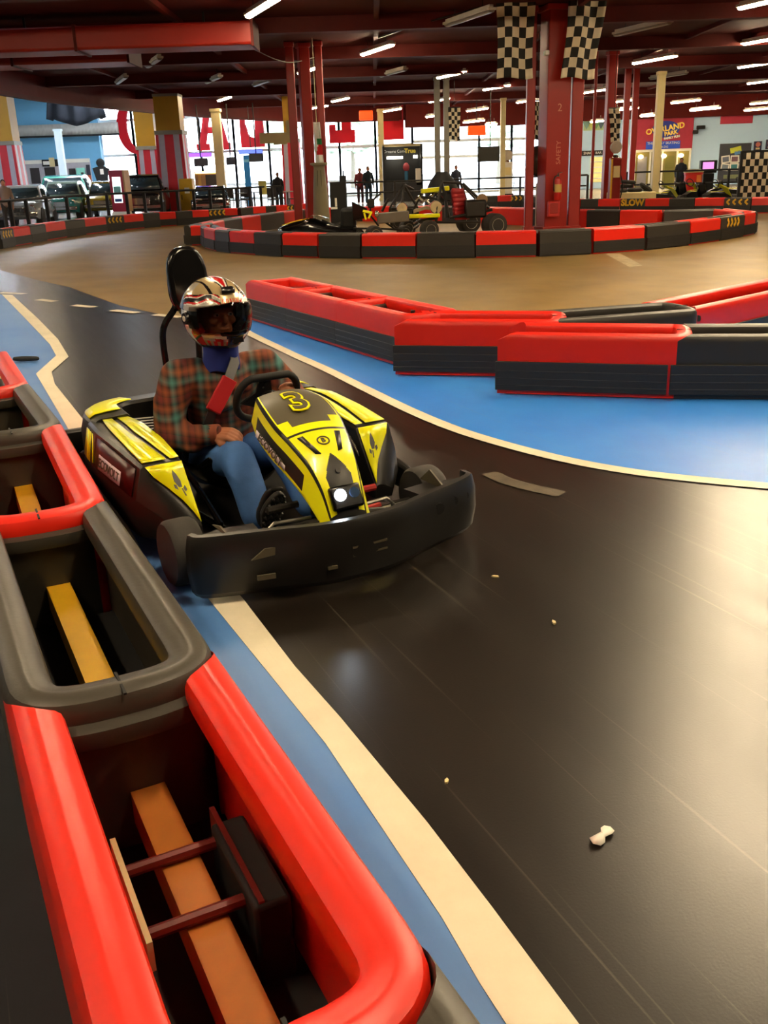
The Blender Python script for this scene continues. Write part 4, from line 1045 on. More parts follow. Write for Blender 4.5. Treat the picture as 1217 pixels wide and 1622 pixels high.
coltext(cM, '2', zat(880, 171, 24.1), .24); coltext(cM, 'SAFETY', zat(878, 242, 24.1), .16, PI / 2)
cA = sqcol(471, 29.4, .23, ZT, PRED, 'red column at the left end of the left column group')
cB = sqcol(492, 29.7, .30, ZT, PRED, 'middle red column of the left group behind the grey post', rz=.3)
cC = sqcol(514.5, 29.4, .21, ZT, PRED, 'red column at the right end of the left column group')
sqcol(961, 34.5, .30, ZT, PRED, 'red column beside the old fuel pump at the right', rz=.1)
sqcol(937, 33.5, .09, ZT, PRED, 'thin red pole between the island columns and the fuel pump')
sqcol(986, 39, .22, ZT, PRED, 'thin red column just right of the old fuel pump'); sqcol(999, 40, .22, ZT, PRED, 'thin red column left of the red shop sign')
sqcol(694, 42, .24, ZT, GRY, 'grey column left of the small checkered flag'); sqcol(708.5, 42, .24, ZT, GRY, 'grey column touching the small checkered flag')
sqcol(1037, 38, .27, 4.6, CRM, 'cream column in front of the red shop sign'); sqcol(796, 50, .24, 4.6, CRM, 'cream column right of the hanging screen')
sqcol(352, 46, .40, 4.3, CRM, 'cream column in front of the big red letter A'); sqcol(606, 52, .3, 4.4, CRM, 'cream column at the left side of the black booth')
sqcol(30, 44, .28, 4.4, PALE, 'white post left of the blue wall'); sqcol(104, 55, .34, 4.1, PALE, 'white post in front of the blue wall')
# checkered flags
CKW = mat('flag_cream', '#d9cdb2', .8); CKB = mat('flag_black', '#12110f', .8)
def flag(px, y0, y1, Y, w, n, label, tilt=0, rzs=0, rows_=None, fold=.04):
    top = at(px, y0, Y); h = (zat(px, y0, Y) - zat(px, y1, Y)); rows_ = rows_ or round(h / (w / n) / 1.25)
    t = thing('checkered_flag', label, 'flag', (top.x, top.y, top.z - h), rzs, 'checkered flags on the columns')
    b = MB(); s = 3
    def fn(u, v): return V(((u - .5) * w * (1 - .06 * math.sin(v * 5)) + tilt * (v - .5) * h, fold * math.sin(u * 9 + v * 2.2) + .02 * math.sin(v * 8), h * v + .03 * math.sin(u * 6) * (1 - v)))
    b.grid(fn, n * s, rows_ * s, 0, lambda i, j: (i // s + j // s) % 2); b.build('cloth', [CKW, CKB], t, solid=.006, sharp=180)
    MB().tube([(tilt * h / 2 - w * .55, 0, h + .02), (tilt * h / 2 + w * .55, 0, h + .02)], .018, 8).build('hanging_bar', DST, t)
    if top.z < ZC - .1: MB().tube([(tilt * h / 2, 0, h), (tilt * h / 2, 0, h + ZC - top.z)], .01, 6).build('hanging_line', DST, t)
    return t
flag(818, -24, 124, 23.9, .84, 5, 'large checkered flag hanging left of the thick red column')
flag(928, -24, 124, 23.95, .88, 5, 'large checkered flag hanging right of the thick red column', .12, .3)
flag(720, 171, 222, 41.6, .46, 4, 'small far checkered flag beside the grey columns'); flag(852, 160, 222, 29, .3, 3, 'narrow checkered flag seen between the left and thick island columns', 0, .4)
flag(976, 172, 226, 34.2, .36, 3, 'narrow checkered flag above the old fuel pump', -.1, .3)
# fittings on the island columns
p = at(855, 255, 24.7); t = thing('round_mirror', 'dark round mirror between the left and thick island columns', 'mirror', (p.x, p.y, p.z))
X = M4.Rotation(PI / 2, 4, 'X'); MB().lathe([(.02, .1), (.15, .085), (.26, .05), (.33, 0), (.33, -.03), (.02, -.04)], 28, 0, X).build('mirror_face', mat('dark_mirror', '#4a3a33', .15, .3), t); MB().lathe([(.32, -.05), (.36, -.04), (.36, .02), (.32, .02)], 28, 0, X).build('mirror_rim', MBK, t)
MB().tube([(0, .05, 0), (.2, .1, -.0)], .02, 8).build('mirror_arm', DST, t)
p = base(854.5, 24.85); t = thing('pale_post', 'pale narrow post between the left and thick island columns', 'post', p); zz = zat(855, 290, 24.85)
MB().box((0, 0, zz / 2), (.16, .12, zz)).build('post_body', mat('pale_tan', '#b59c80', .6), t, bevel=.015); MB().tube([(0, -.07, zz * .95), (.03, -.09, zz * .5), (-.02, -.08, .1)], .015, 6).build('cable', MBK, t)
def extinguisher(px, py, Y, label, sc_=1.0):
    p = at(px, py, Y); t = thing('fire_extinguisher', label, 'fire extinguisher', p)
    ER = mat('extinguisher_red', '#b3170f', .3)
    MB().lathe([(.02, -.3), (.085, -.3), (.09, -.27), (.09, .12), (.07, .19), (.03, .22), (.02, .23)], 18).build('cylinder', ER, t)
    MB().lathe([(.092, -.12), (.093, -.12), (.093, .06), (.092, .06)], 18).build('label_band', mat('label_gold', '#c9a85a', .5), t)
    MB().box((0, 0, .26), (.05, .05, .06)).bar((-.02, 0, .3), (.1, -.02, .33), .03, .015).build('valve', CHR, t)
    MB().tube(catmull([(-.02, -.02, .26), (-.1, -.05, .2), (-.11, -.06, 0), (-.1, -.05, -.1)], 5), .014, 8).build('hose', MBK, t)
    MB().box((0, .085, 0), (.12, .03, .3)).build('bracket', DST, t)
    return t
extinguisher(884, 296, 23.9, 'red fire extinguisher on the thick island column')
p = at(877, 331, 23.93); t = thing('red_wall_box', 'small red box under the fire extinguisher', 'box', p); MB().box((0, 0, 0), (.28, .16, .36)).build('box_body', DRED, t, bevel=.02); MB().box((0, -.083, .02), (.2, .01, .24)).build('box_door', PRED, t, bevel=.005)
p = at(866, 84, 23.9); t = thing('security_camera', 'small white camera on the thick island column near the flags', 'camera', p); MB().box((0, 0, 0), (.1, .22, .1)).build('camera_body', WHT, t, bevel=.02); MB().tube([(.0, .1, 0), (.1, .2, .02)], .02, 8).build('camera_arm', DST, t)
# grey post with a flared cap, little flag above it
p = base(507.5, 28.6); z1 = zat(507, 258, 28.6); t = thing('grey_post', 'grey-green tapering post with a flared cap before the left red columns', 'post', p)
GP = mat('grey_green_post', '#8d8568', .5)
MB().lathe([(.27, 0), (.24, .3), (.2, z1 * .6), (.155, z1 - .12)], 20).build('post_body', GP, t); MB().lathe([(.155, z1 - .12), (.17, z1 - .08), (.25, z1 - .05), (.25, z1), (.1, z1 + .01)], 20).build('post_cap', GP, t)
for k in (-.06, .06): MB().tube([(k, -.2, .4), (k * .8, -.16, z1 - .2)], .012, 6).build('flute', mat('dark_flute', '#5e5844', .6), t)
p = at(503, 226, 28.8); h = zat(503, 192, 28.8) - zat(503, 256.5, 28.8); t = thing('tricolour_flag', 'white flag with green and red parts hanging between the left red columns', 'flag', (p.x, p.y, p.z - h / 2))
b = MB(); b.grid(lambda u, v: V(((u - .5) * .24 * (1 - .2 * v) + .03 * (1 - v), .04 * math.sin(u * 8 + v * 4), h * v)), 8, 20, 0, lambda i, j: (1 if 4 <= j < 9 and i > 1 + (j - 4) // 2 else 2 if 9 <= j < 12 and i > 2 else 0))
b.build('cloth', [mat('flag_white', '#f4f4f2', .7), mat('flag_red', '#d8202a', .7), mat('flag_green', '#2d9a5a', .7)], t, solid=.006); MB().tube([(0, 0, h), (0, 0, ZC - (p.z - h / 2))], .01, 6).build('hanging_line', CRM, t)
# -------- old fuel pumps
def pump(px, Y, w, z1, col, label):
    p = base(px, Y); t = thing('fuel_pump', label, 'fuel pump', p, .15)
    MB().box((0, 0, z1 * .42), (w, w * .8, z1 * .84)).build('pump_body', col, t, bevel=.05); MB().box((0, 0, .08), (w * 1.15, w, .16)).build('pump_base', DST, t)
    MB().cyl((0, 0, z1 * .84), (0, 0, z1 * .88), w * .3, w * .2, 16).build('neck', CHR, t)
    X = M4.Translation((0, 0, z1 * 1.0)) @ M4.Rotation(PI / 2, 4, 'X'); MB().lathe([(.02, -.08), (w * .5, -.07), (w * .56, 0), (w * .5, .07), (.02, .08)], 24, 0, X).build('globe', mat('globe_grey', '#b7ab9c', .4), t)
    MB().box((-w * .46, -w * .36, z1 * .42), (w * .14, w * .14, z1 * .8)).build('yellow_edge', YEL, t)
    MB().tube(catmull([(w * .5, 0, z1 * .6), (w * .75, -.05, z1 * .4), (w * .6, -.05, z1 * .2)], 5), .02, 8).build('hose', MBK, t); MB().box((0, -w * .41, z1 * .62), (w * .6, .02, z1 * .18)).build('dial_panel', CRM, t)
pump(973, 33.2, .36, 2.0, mat('pump_dark_red', '#7a1712', .35), 'dark red old fuel pump with round grey globe at the right columns')
pump(803, 51, .5, 2.0, mat('pump_white', '#d8d4cc', .4), 'white old fuel pump with round globe right of the hanging screen')
# -------- hanging screen, booth, second railing
p = at(774, 244, 44); t = thing('hanging_screen', 'dark flat screen hanging in front of the far glass doors', 'screen', p)
MB().box((0, 0, 0), (.95, .07, .62)).build('screen_case', MBK, t, bevel=.02); MB().box((0, -.04, .0), (.88, .01, .55)).build('screen_glass', mat('dark_screen', '#3d3d34', .2), t); MB().tube([(.08, .03, .3), (.08, .03, ZC - p.z)], .02, 8).build('hanging_pole', DST, t)
def booth():
    x0, x1 = at(609, 300, 50), at(668, 300, 50); zt = zat(640, 229, 50); c = (x0 + x1) / 2
    t = thing('black_booth', 'large black booth with pale and yellow lettering before the far windows', 'booth', (c.x, 50, 0))
    w = x1.x - x0.x
    MB().box((0, .6, zt / 2), (w, .1, zt)).build('back_panel', mat('booth_black', '#1a1c1e', .5), t); MB().box((0, 0, zt - .03), (w + .1, 1.3, .1)).build('roof_panel', CRM, t)
    for s in (-1, 1): MB().box((s * w / 2, 0, zt / 2), (.1, 1.3, zt)).build('side_panel', mat('booth_black', '#1a1c1e', .5), t)
    MB().box((0, -.5, .45), (w, .3, .9)).build('counter', mat('booth_grey', '#2b2a2c', .5), t, bevel=.02)
    X = frame((-w * .18, .5, zat(625, 240, 50.5)), (1, 0, 0), (0, 0, 1)); text('booth_text', 'Dreams Come', mat('pale_lettering', '#b9bcc0', .5), t, X, .19, .01)
    X = frame((w * .22, .5, zat(650, 239, 50.5)), (1, 0, 0), (0, 0, 1)); text('booth_text', 'True', mat('yellow_lettering', '#c9b53a', .5), t, X, .28, .01, .012)
    MB().box((-w * .2, -.1, zat(622, 250, 50)), (w * .42, .2, .12)).build('strip_lamp', mat('booth_lamp', '#ffffff', .5, emit='#fff6e0', es=5), t); MB().box((w * .35, -.1, zat(658, 248, 50)), (.2, .15, .14)).build('strip_lamp', mat('booth_lamp', '#ffffff', .5), t)
    MB().cyl((w * .1, .0, .9), (w * .1, 0, zat(646, 271, 50)), .09, n=12).build('blue_pipe', mat('booth_blue', '#3f7fa8', .5), t); z_ = zat(646, 265, 50); MB().ell((w * .1, 0, z_), (.16, .16, .22), 0, 12, 8).build('red_float', mat('booth_red', '#a83a44', .5), t)
    MB().box((w * .43, -.5, zat(663, 280, 50)), (.35, .3, .8)).build('white_box', WHT, t, bevel=.03)
booth()
def railing(pts, h, label, post_step=2.0, rails=(1.0, .55), m=MBK, r=.035):
    P = [V((p[0], p[1], 0)) for p in pts]; t = thing('railing', label, 'railing', P[0])
    for k in rails:
        MB().tube([p - P[0] + V((0, 0, h * k)) for p in P], r, 8).build('rail', m, t)
    q = resamp(P, post_step)
    for p in q: MB().box(p - P[0] + V((0, 0, h / 2)), (.09, .09, h)).build('post', m, t)
off = V((-.5, .75, 0))
railing([p + off for p in LP[:20]], 1.08, 'long black railing behind the far left track edge', 2.1, (1.0,))
railing([V((-1.6, 42, 0)), V((3.4, 42.4, 0)), V((9.0, 42, 0))], 1.05, 'dark railing in the middle distance behind the island racers', 2.4, (1.0, .6), DST)
railing([V((10.5, 41.5, 0)), V((14.5, 40.8, 0)), V((20, 40, 0))], 1.1, 'black railing in front of the shops at right', 2.2, (1.0, .55))
# -------- people in the distance
def person(px, Y, h, top, legs, hair, label, rz=0, face=1, lean=0):
    p = base(px, Y); t = thing('person', label, 'person', p, rz); s = h / 1.72
    TOP = mat('cloth_' + top[1:], top, .8); LEG = mat('cloth_' + legs[1:], legs, .8)
    b = MB()
    def lb(b, pts, rr):
        q = [V(x) * s for x in pts]; b.tube(q, [r * s for r in rr], 10)
        for x, r in zip(q, rr): b.ell(x, r * s, 0, 10, 6)
    for k in (-1, 1):
        lb(b, [(k * .09, 0, .9), (k * .1, -.02, .48), (k * .1, .02, .08)], [.075, .055, .04]); b.ell(V((k * .1, -.06, .04)) * s, (.045 * s, .12 * s, .04 * s), 0, 10, 6)
        lb(b, [(k * .19, .01, 1.38), (k * .25, .03, 1.1), (k * .22, -.07, .86)], [.05, .04, .03])
        lb(b, [(k * .22, -.07, .86), (k * .215, -.1, .76)], [.035, .028])
        for f in range(4): b.tube([V((k * .215 + (f - 1.5) * .014, -.1, .78)) * s, V((k * .21 + (f - 1.5) * .014, -.12, .69 + abs(f - 1.5) * .01)) * s], .008 * s, 6)
        b.tube([V((k * .2, -.11, .81)) * s, V((k * .17, -.14, .75)) * s], .009 * s, 6)
    lb(b, [(0, 0, .92), (0, .01, 1.15), (0, 0, 1.36), (0, 0, 1.48)], [.13, .12, .14, .055])
    b.ell(V((0, -.01, 1.6)) * s, (.075 * s, .095 * s, .115 * s)); b.ell(V((0, -.105, 1.59)) * s, (.014 * s, .02 * s, .024 * s), 0, 8, 6)
    o = b.build('body', SKIN, t, sharp=180); remesh(o, .014, 2)
    b = MB(); lb(b, [(0, 0, .93), (0, .01, 1.15), (0, 0, 1.37), (0, 0, 1.44)], [.155, .15, .165, .08])
    for k in (-1, 1): lb(b, [(k * .18, .01, 1.38), (k * .25, .03, 1.1), (k * .222, -.06, .89)], [.07, .06, .048])
    o = b.build('jacket', TOP, t, sharp=180); remesh(o, .02, 2)
    b = MB(); lb(b, [(0, 0, .93)], [.14])  if False else b.ell(V((0, 0, .93)) * s, (.15 * s, .12 * s, .12 * s))
    for k in (-1, 1): lb(b, [(k * .09, 0, .9), (k * .1, -.02, .48), (k * .1, .02, .1)], [.095, .078, .068])
    o = b.build('trousers', LEG, t, sharp=180); remesh(o, .02, 2)
    MB().ell(V((0, .015, 1.635)) * s, (.086 * s, .1 * s, .1 * s), 0, 14, 8).build('hair', mat('hair_' + hair[1:], hair, .8), t, sharp=180)
person(571, 48, 1.62, '#7d2a2c', '#4a2226', '#2a1a14', 'standing person in dark red coat at the far windows')
person(584, 47.5, 1.68, '#20303c', '#31485a', '#151414', 'standing person in dark blue at the far windows beside the red coat', .3)
person(6, 33.5, 1.62, '#8a7468', '#3a3634', '#1e1816', 'person in a grey-brown top at the left edge behind the railing', .4)
person(1077, 43.5, 1.6, '#20283a', '#1d2230', '#171412', 'person in dark blue standing before the shop doors', -.3)
person(723, 47, 1.6, '#3a3f4e', '#26282e', '#201814', 'person in grey seen above the racing buggy at the glass doors', .2)
person(441, 44, 1.55, '#1c1c20', '#2c2e36', '#14110f', 'person in black beside the striped pillar near the left columns', .2)
# -------- shop wall at right
SHOP = mat('shop_red', '#b42a44', .6)
YW = 61.0
def onwall(px, py): 
    # point on the shop wall
    a, c_ = V((10.5, 61.9, 0)), V((32, 60.2, 0)); d = (c_ - a).normalized(); n = V((d.y, -d.x, 0)); 
    r = ray(px, py); t = (a + n * .12 - CC).dot(n) / r.dot(n); return CC + r * t
def wallpanel(name, label, cat, x0, y0, x1, y1, m, th=.06, off=0, tagit=True):
    a, c_ = onwall(x0, y0), onwall(x1, y1); c = (a + c_) / 2; w = (V((c_.x, c_.y, 0)) - V((a.x, a.y, 0))).length
    t = thing(name, label, cat, (c.x, c.y - off, c.z), math.atan2(-1.7, 21.5)) if tagit else None
    h = abs(a.z - c_.z); MB().box((0, -th / 2, 0), (w, th, h)).build('panel', m, t, bevel=.01)
    return t, w, h
t, w, h = wallpanel('shop_sign', 'red shop sign panel with blue oval logo and yellow lettering', 'sign', 1006, 189, 1096, 238, SHOP)
BO = mat('logo_blue', '#1d2c9a', .5); LY = mat('logo_yellow', '#efc648', .5, emit='#efc648', es=.15); STB = mat('strip_blue', '#1650d8', .5)
el = [(.3 * w * math.cos(2 * PI * k / 32) * .78, .26 * h * math.sin(2 * PI * k / 32)) for k in range(32)]
Xw = frame((0, -.07, 0), (1, 0, 0), (0, 0, 1))
MB().prism(el, 0, .04, 0, M4.Translation((.03 * w, 0, h * .16)) @ Xw).build('logo_oval', BO, t)
Xt = M4.Translation((.02 * w, -.05, h * .18)) @ Xw @ M4.Rotation(.16, 4, 'Z'); text('logo_text', 'OVERLAND', LY, t, Xt, .44, .02, .012)
text('logo_text', 'PARK', LY, t, M4.Translation((.12 * w, -.05, h * .04)) @ Xw @ M4.Rotation(.16, 4, 'Z'), .32, .02, .01)
text('logo_text', 'FAMILY FUN', WHT, t, M4.Translation((.14 * w, -.05, -h * .09)) @ Xw @ M4.Rotation(.14, 4, 'Z'), .17, .02, .01)
MB().box((0, -.09, -h * .31), (w * .58, .04, h * .24)).build('blue_strip', STB, t)
text('strip_text', 'THURSDAY SKATING', WHT, t, M4.Translation((0, -.115, -h * .255)) @ Xw, .2, .01); text('strip_text', 'BLDG', WHT, t, M4.Translation((.02 * w, -.115, -h * .37)) @ Xw, .18, .01)
# storefront opening below the sign
a, c_ = onwall(1006, 238), onwall(1093, 238); zt = a.z
t = bpy.data.objects.new('door_1', None); COL.objects.link(t); t['kind'] = 'structure'; m_ = (a + c_) / 2; t.location = (m_.x, m_.y - .05, 0); t.rotation_euler = (0, 0, math.atan2(-1.7, 21.5)); w = (c_ - a).length
MB().box((0, .02, zt / 2), (w, .04, zt)).build('shop_back', mat('shop_interior_glow', '#6f6232', .8, var=.5, scale=1.2, emit='#7a6a34', es=.25), t)  # panel's faint emission stands in for warm light inside the shop
for x in (-.5, -.22, .0, .27, .5): MB().box((x * w, -.1, zt / 2), (.1, .12, zt)).build('door_frame', WHT, t)
MB().box((0, -.1, zt - .06), (w, .14, .14)).build('door_frame', WHT, t)
for x, m__ in ((-.36, mat('shop_grey', '#86838a', .6)), (-.1, mat('shop_brown', '#5a3a1c', .6)), (.14, mat('shop_olive', '#6d6a2a', .6))): MB().box((x * w, -.04, zt * .42), (w * .17, .06, zt * .8)).build('door_leaf', m__, t)
for x in (-.4, .02, .33): MB().ell((x * w, -.2, zt * .82), (.16, .12, .12), 0, 12, 8).build('shop_lamp', mat('shop_lamp', '#fff0c0', .5, emit='#ffdf90', es=6), t)
# posters and fittings on the shop wall
t, w, h = wallpanel('poster', 'tall dark poster with six photographs and a yellow logo', 'poster', 1141, 228, 1185, 288, mat('poster_dark', '#3d3f48', .5))
for q in range(6):
    i, j = q % 3, q // 3
    f = MB().box((0, 0, 0), (w * .27, .02, h * .19), 0, 0, M4.Translation(((i - 1) * w * .29, -.075, h * (.1 - .2 * j))) @ M4.Rotation((i - 1) * -.12 * (1 if j else -1), 4, 'Y')).build('photo_print', WHT, t)
    MB().box((0, 0, 0), (w * .2, .012, h * .13), 0, 0, M4.Translation(((i - 1) * w * .29, -.088, h * (.1 - .2 * j))) @ M4.Rotation((i - 1) * -.12 * (1 if j else -1), 4, 'Y')).build('picture', mat('picture_%d' % q, ('#6a6f80', '#7a5560', '#3c4048', '#7c8a98', '#3f8088', '#8a6a60')[q], .5, var=.4, scale=3), f)
b = MB(); b.bar((-w * .16, -.07, h * .31), (w * .18, -.07, h * .37), .02, .3); b.build('logo_mark', mat('logo_lime', '#cfd84a', .5), t); MB().bar((-.02 * w, -.07, h * .25), (w * .18, -.07, h * .28), .02, .2).build('logo_mark', mat('logo_cyan', '#5b8fc0', .5), t)
MB().box((0, -.07, -h * .35), (w * .62, .02, h * .1)).build('caption_band', mat('caption_olive', '#7f8660', .5), t)
def poster2(x0, y0, x1, y1, lab, c2, body):
    t, w, h = wallpanel('small_poster', lab, 'poster', x0, y0, x1, y1, mat('poster_navy', '#33304e', .5)); MB().cyl((0, -.06, h * .15), (0, -.08, h * .15), w * .3, n=18).build('poster_disc', mat('disc_' + c2[1:], c2, .5), t); MB().box((0, -.07, -h * .3), (w * .5, .02, h * .2)).build('poster_band', CRM, t)
poster2(1195, 224, 1206, 238, 'small navy poster with a pink disc above the checkered board', '#d0786a', '')
poster2(1214, 221, 1226, 236, 'small navy poster at the right picture edge', '#c05a50', '')
wallpanel('red_banner', 'dark red banner high on the pale shop wall at right', 'banner', 1142, 184, 1192, 195, SHOP)
p = onwall(1103, 205) + V((0, -.2, 0)); t = thing('security_camera', 'small black camera pair on the pale wall right of the shop sign', 'camera', p); MB().box((.15, -.2, .1), (.3, .45, .2), 0, .5).build('camera_body', MBK, t, bevel=.03); MB().box((-.15, -.2, -.15), (.3, .45, .2), 0, -.4).build('camera_body', MBK, t, bevel=.03); MB().tube([(0, 0, 0), (0, -.25, 0)], .04, 8).build('camera_arm', MBK, t)
t, w, h = wallpanel('shop_fascia', 'dark narrow shop fascia between the island columns', 'sign', 921, 239, 956, 246, mat('fascia_dark', '#20222a', .5)); text('fascia_text', 'SNACK BAR', WHT, t, M4.Translation((0, -.07, 0)) @ Xw, .2, .01)
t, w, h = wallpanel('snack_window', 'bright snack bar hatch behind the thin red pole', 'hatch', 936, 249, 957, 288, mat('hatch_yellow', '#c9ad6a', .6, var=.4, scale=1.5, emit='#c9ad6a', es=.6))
for k in range(4): MB().box((0, -.08, h * (-.35 + .22 * k)), (w, .08, .06)).build('shelf', WHT, t)
t, w, h = wallpanel('bunting', 'colourful bunting high on the blue wall between the island columns', 'bunting', 925, 190, 956, 206, mat('bunting_pale', '#b8cfa0', .6))
for k, c in enumerate(('#7fa8a0', '#c9c860', '#6aa06a', '#5a7080')): MB().prism([(-.25, .2), (.25, .2), (0, -.25)], 0, .02, 0, M4.Translation(((k - 1.5) * w * .24, -.07, 0)) @ Xw).build('pennant', mat('pennant_' + c[1:], c, .6), t)
t, w, h = wallpanel('dark_doorway_panel', 'blue-grey shop door seen between the thick and right island columns', 'door', 890, 240, 905, 300, mat('door_blue_grey', '#5d7898', .5)); MB().box((w * .35, -.1, 0), (.06, .08, .3)).build('door_handle', CHR, t)
p = at(1122, 264, 46); t = thing('ticket_machine', 'black ticket machine with a pink-lit screen by the pale wall', 'machine', (p.x, p.y, 0)); MB().box((0, 0, .45), (.5, .4, .9)).build('machine_base', MBK, t, bevel=.02); MB().box((0, 0, p.z), (.75, .3, .55)).build('machine_head', MBK, t, bevel=.03); MB().box((-.04, -.16, p.z + .05), (.5, .02, .3)).build('machine_screen', mat('pink_screen', '#c87ac0', .4, emit='#e08ad0', es=.7), t); MB().box((0, 0, p.z - .32), (.4, .25, .12)).build('machine_neck', GRY, t)
p = base(1097, 43); t = thing('red_drum', 'red and orange drum standing in front of the shop railing', 'drum', p); MB().lathe([(.3, 0), (.36, .05), (.38, .9), (.4, .92), (.4, 1.0), (.3, 1.02)], 24).build('drum_body', RED, t); MB().box((.12, -.36, .5), (.2, .06, .8)).build('orange_stripe', mat('orange_stripe', '#ff8a3a', .5), t, bevel=.02); MB().lathe([(.42, 1.0), (.42, 1.06), (.3, 1.12), (.02, 1.13)], 24).build('drum_lid', CRM, t)
# checkered board at the right edge
a, c_ = at(1179, 242, 29.9), at(1240, 242, 29.9); z0 = .18; z1 = a.z; w = (c_ - a).length
t = thing('checkered_board', 'black and cream checkered board standing at the right edge', 'board', ((a.x + c_.x) / 2, a.y + .1, 0), -.1)
b = MB(); b.grid(lambda u, v: V(((u - .5) * w, 0, z0 + (z1 - z0) * v)), 9, 8, 0, lambda i, j: (i + j) % 2); b.build('board_face', [CKW, CKB], t, solid=.03)
for s in (-1, 1): MB().box((s * w / 2, .02, z1 / 2 + .02), (.08, .08, z1 + .04)).build('board_post', MBK, t)
MB().box((0, .02, z1 + .03), (w, .08, .06)).build('board_rail', MBK, t)
# -------- parked karts behind the right edge
def mini_kart(loc, rz, label, yc=KYEL):
    t = thing('parked_kart', label, 'go-kart', loc, rz, 'parked go-karts beyond the right edge')
    MB().box((0, 0, .09), (.7, 1.6, .05)).build('chassis', MBK, t); 
    for s in (-1, 1):
        MB().loft([[V((s * x, y, z)) for x, z in ((.36, .1), (.36, h), (.62, h * .95), (.68, .1))] for y, h in ((-.4, .2), (-.1, .34), (.5, .38), (.7, .3))]).build('side_pod', KBL, t); MB().box((s * .5, .2, .385), (.14, .6, .012)).build('yellow_panel', yc, t)
        for y in (-.6, .6): MB().cyl((s * .52, y, .14), (s * .68, y, .14), .14, n=18).build('wheel', TYRE, t)
    MB().loft([[V((x * w_, y, z)) for x in (-1, 1)] + [V((x * w_, y - .06, z - .05)) for x in (1, -1)] for y, z, w_ in ((-.3, .6, .14), (-.6, .5, .13), (-.85, .22, .09))]).build('front_fairing', yc, t)
    MB().loft([[V((.7 * math.cos(a) * k, -.85 - .12 * math.cos(a * 0) * (1 - abs(math.cos(a))), z)) for a in (0, .5, 1, 1.57, 2.1, 2.6, 3.14)] for z, k in ((.06, 1), (.26, 1))], 0, False, False).build('front_bumper', KBL, t, solid=.05)
    MB().grid(lambda u, v: V(((u - .5) * .44, .35 + v * .2 - .1 * abs(u - .5), .14 + .5 * v + .1 * abs(u - .5))), 6, 6).build('seat', GLB, t, solid=.02); MB().tube([V((.14 * math.cos(k * PI / 8), -.2 + .05 * math.sin(k * PI / 8), .62 + .13 * math.sin(k * PI / 8))) for k in range(16)], .016, 6, 0, True).build('steering_wheel', MBK, t)
    return t
b = MB(); p0_, p1_ = base(962, 33.0), base(1172, 33.0); b.box(((p0_.x + p1_.x) / 2 + .9, 36.2, .06), (p1_.x - p0_.x + 1.6, 7.4, .12)); struct(b.build('floor_5', F_LOBBY), 'low raised pit floor beyond the right edge')
p = base(1040, 34.5) + V((0, 0, .12)); k0 = mini_kart(p, 1.9, 'parked yellow-black kart nearest the cream slab')
k1 = None
for px, Y, rz, lab in ((1088, 36.4, 2.3, 'parked yellow-black kart in front of the red drum'), (1126, 33.9, 2.0, 'parked yellow-black kart under the ticket machine'), (1160, 36.8, 1.6, 'parked yellow-black kart next to the checkered board')):
    dup(k0, base(px, Y) + V((0, 0, .12)), rz, lab)
a = base(1000, 34.0) + V((0, 0, .12)); t = thing('cream_slab', 'low cream slab under a heap of black tyres', 'slab', a); MB().box((0, 0, .22), (1.5, .9, .44)).build('slab_body', CRM, t, bevel=.03)
tl = ['black tyre at the front left of the heap on the cream slab', 'black tyre at the front right of the heap on the cream slab', 'black tyre in the middle of the heap on the cream slab', 'black tyre lying on top of the heap on the cream slab', 'black tyre leaning at the right end of the heap']
for k, (x, y, z, q) in enumerate(((-.4, -.1, .44, 0), (.1, -.1, .44, 0), (-.15, .12, .57, .0), (-.1, 0, .70, .1), (.5, 0, .5, .6))):
    b = MB(); X = M4.Translation((a.x + x, a.y + y, z + .185)) @ M4.Rotation(q, 4, 'Y'); b.tube([X @ V((.19 * math.cos(i * PI / 10), .19 * math.sin(i * PI / 10), 0)) for i in range(20)], .065, 10, 0, True); tag(b.build('tyre', TYRE), tl[k], 'tyre', 'tyres heaped on the slab')
# ================================================================== racers parked on the island
def wp(px, py, Y): return at(px, py, Y)
def vthing(name, px, Y, label, cat):
    p = base(px, Y); t = thing(name, label, cat, p); return t, (lambda x, y, d=0.0: at(x, y, Y + d) - p)
def ywheel(L, t, px, py, rpx, Y, d=0.0, wid=.22, rim=None, rz=.35):
    rim = rim or mat('pale_rim', '#b9b09c', .4, .3)
    c = L(px, py, d); r = rpx / ppm(Y + d); c.z = r + .004
    X = M4.Translation(c) @ M4.Rotation(rz, 4, 'Z') @ M4.Rotation(PI / 2, 4, 'X')
    w = MB().lathe([(r * .55, -wid / 2), (r * .9, -wid / 2), (r, -wid * .3), (r, wid * .3), (r * .9, wid / 2), (r * .55, wid / 2)], 24, 0, X).build('wheel', TYRE, t)
    MB().lathe([(.02, -wid * .35), (r * .25, -wid * .3), (r * .45, -wid * .45), (r * .57, -wid * .52), (r * .57, wid * .52), (r * .45, wid * .45), (r * .25, wid * .3), (.02, wid * .35)], 20, 0, X).build('rim', rim, w)
    for k in range(5):
        a_ = 2 * PI * k / 5; MB().cyl(X @ V((r * .35 * math.cos(a_), r * .35 * math.sin(a_), wid * .2)), X @ V((r * .35 * math.cos(a_), r * .35 * math.sin(a_), wid * .5)), r * .06, n=6).build('wheel_nut', DST, w)
Y0 = 23.0
t, L = vthing('black_racer', 510, Y0, 'low glossy black racing car with a long nose on the island', 'racing car')
secs = []
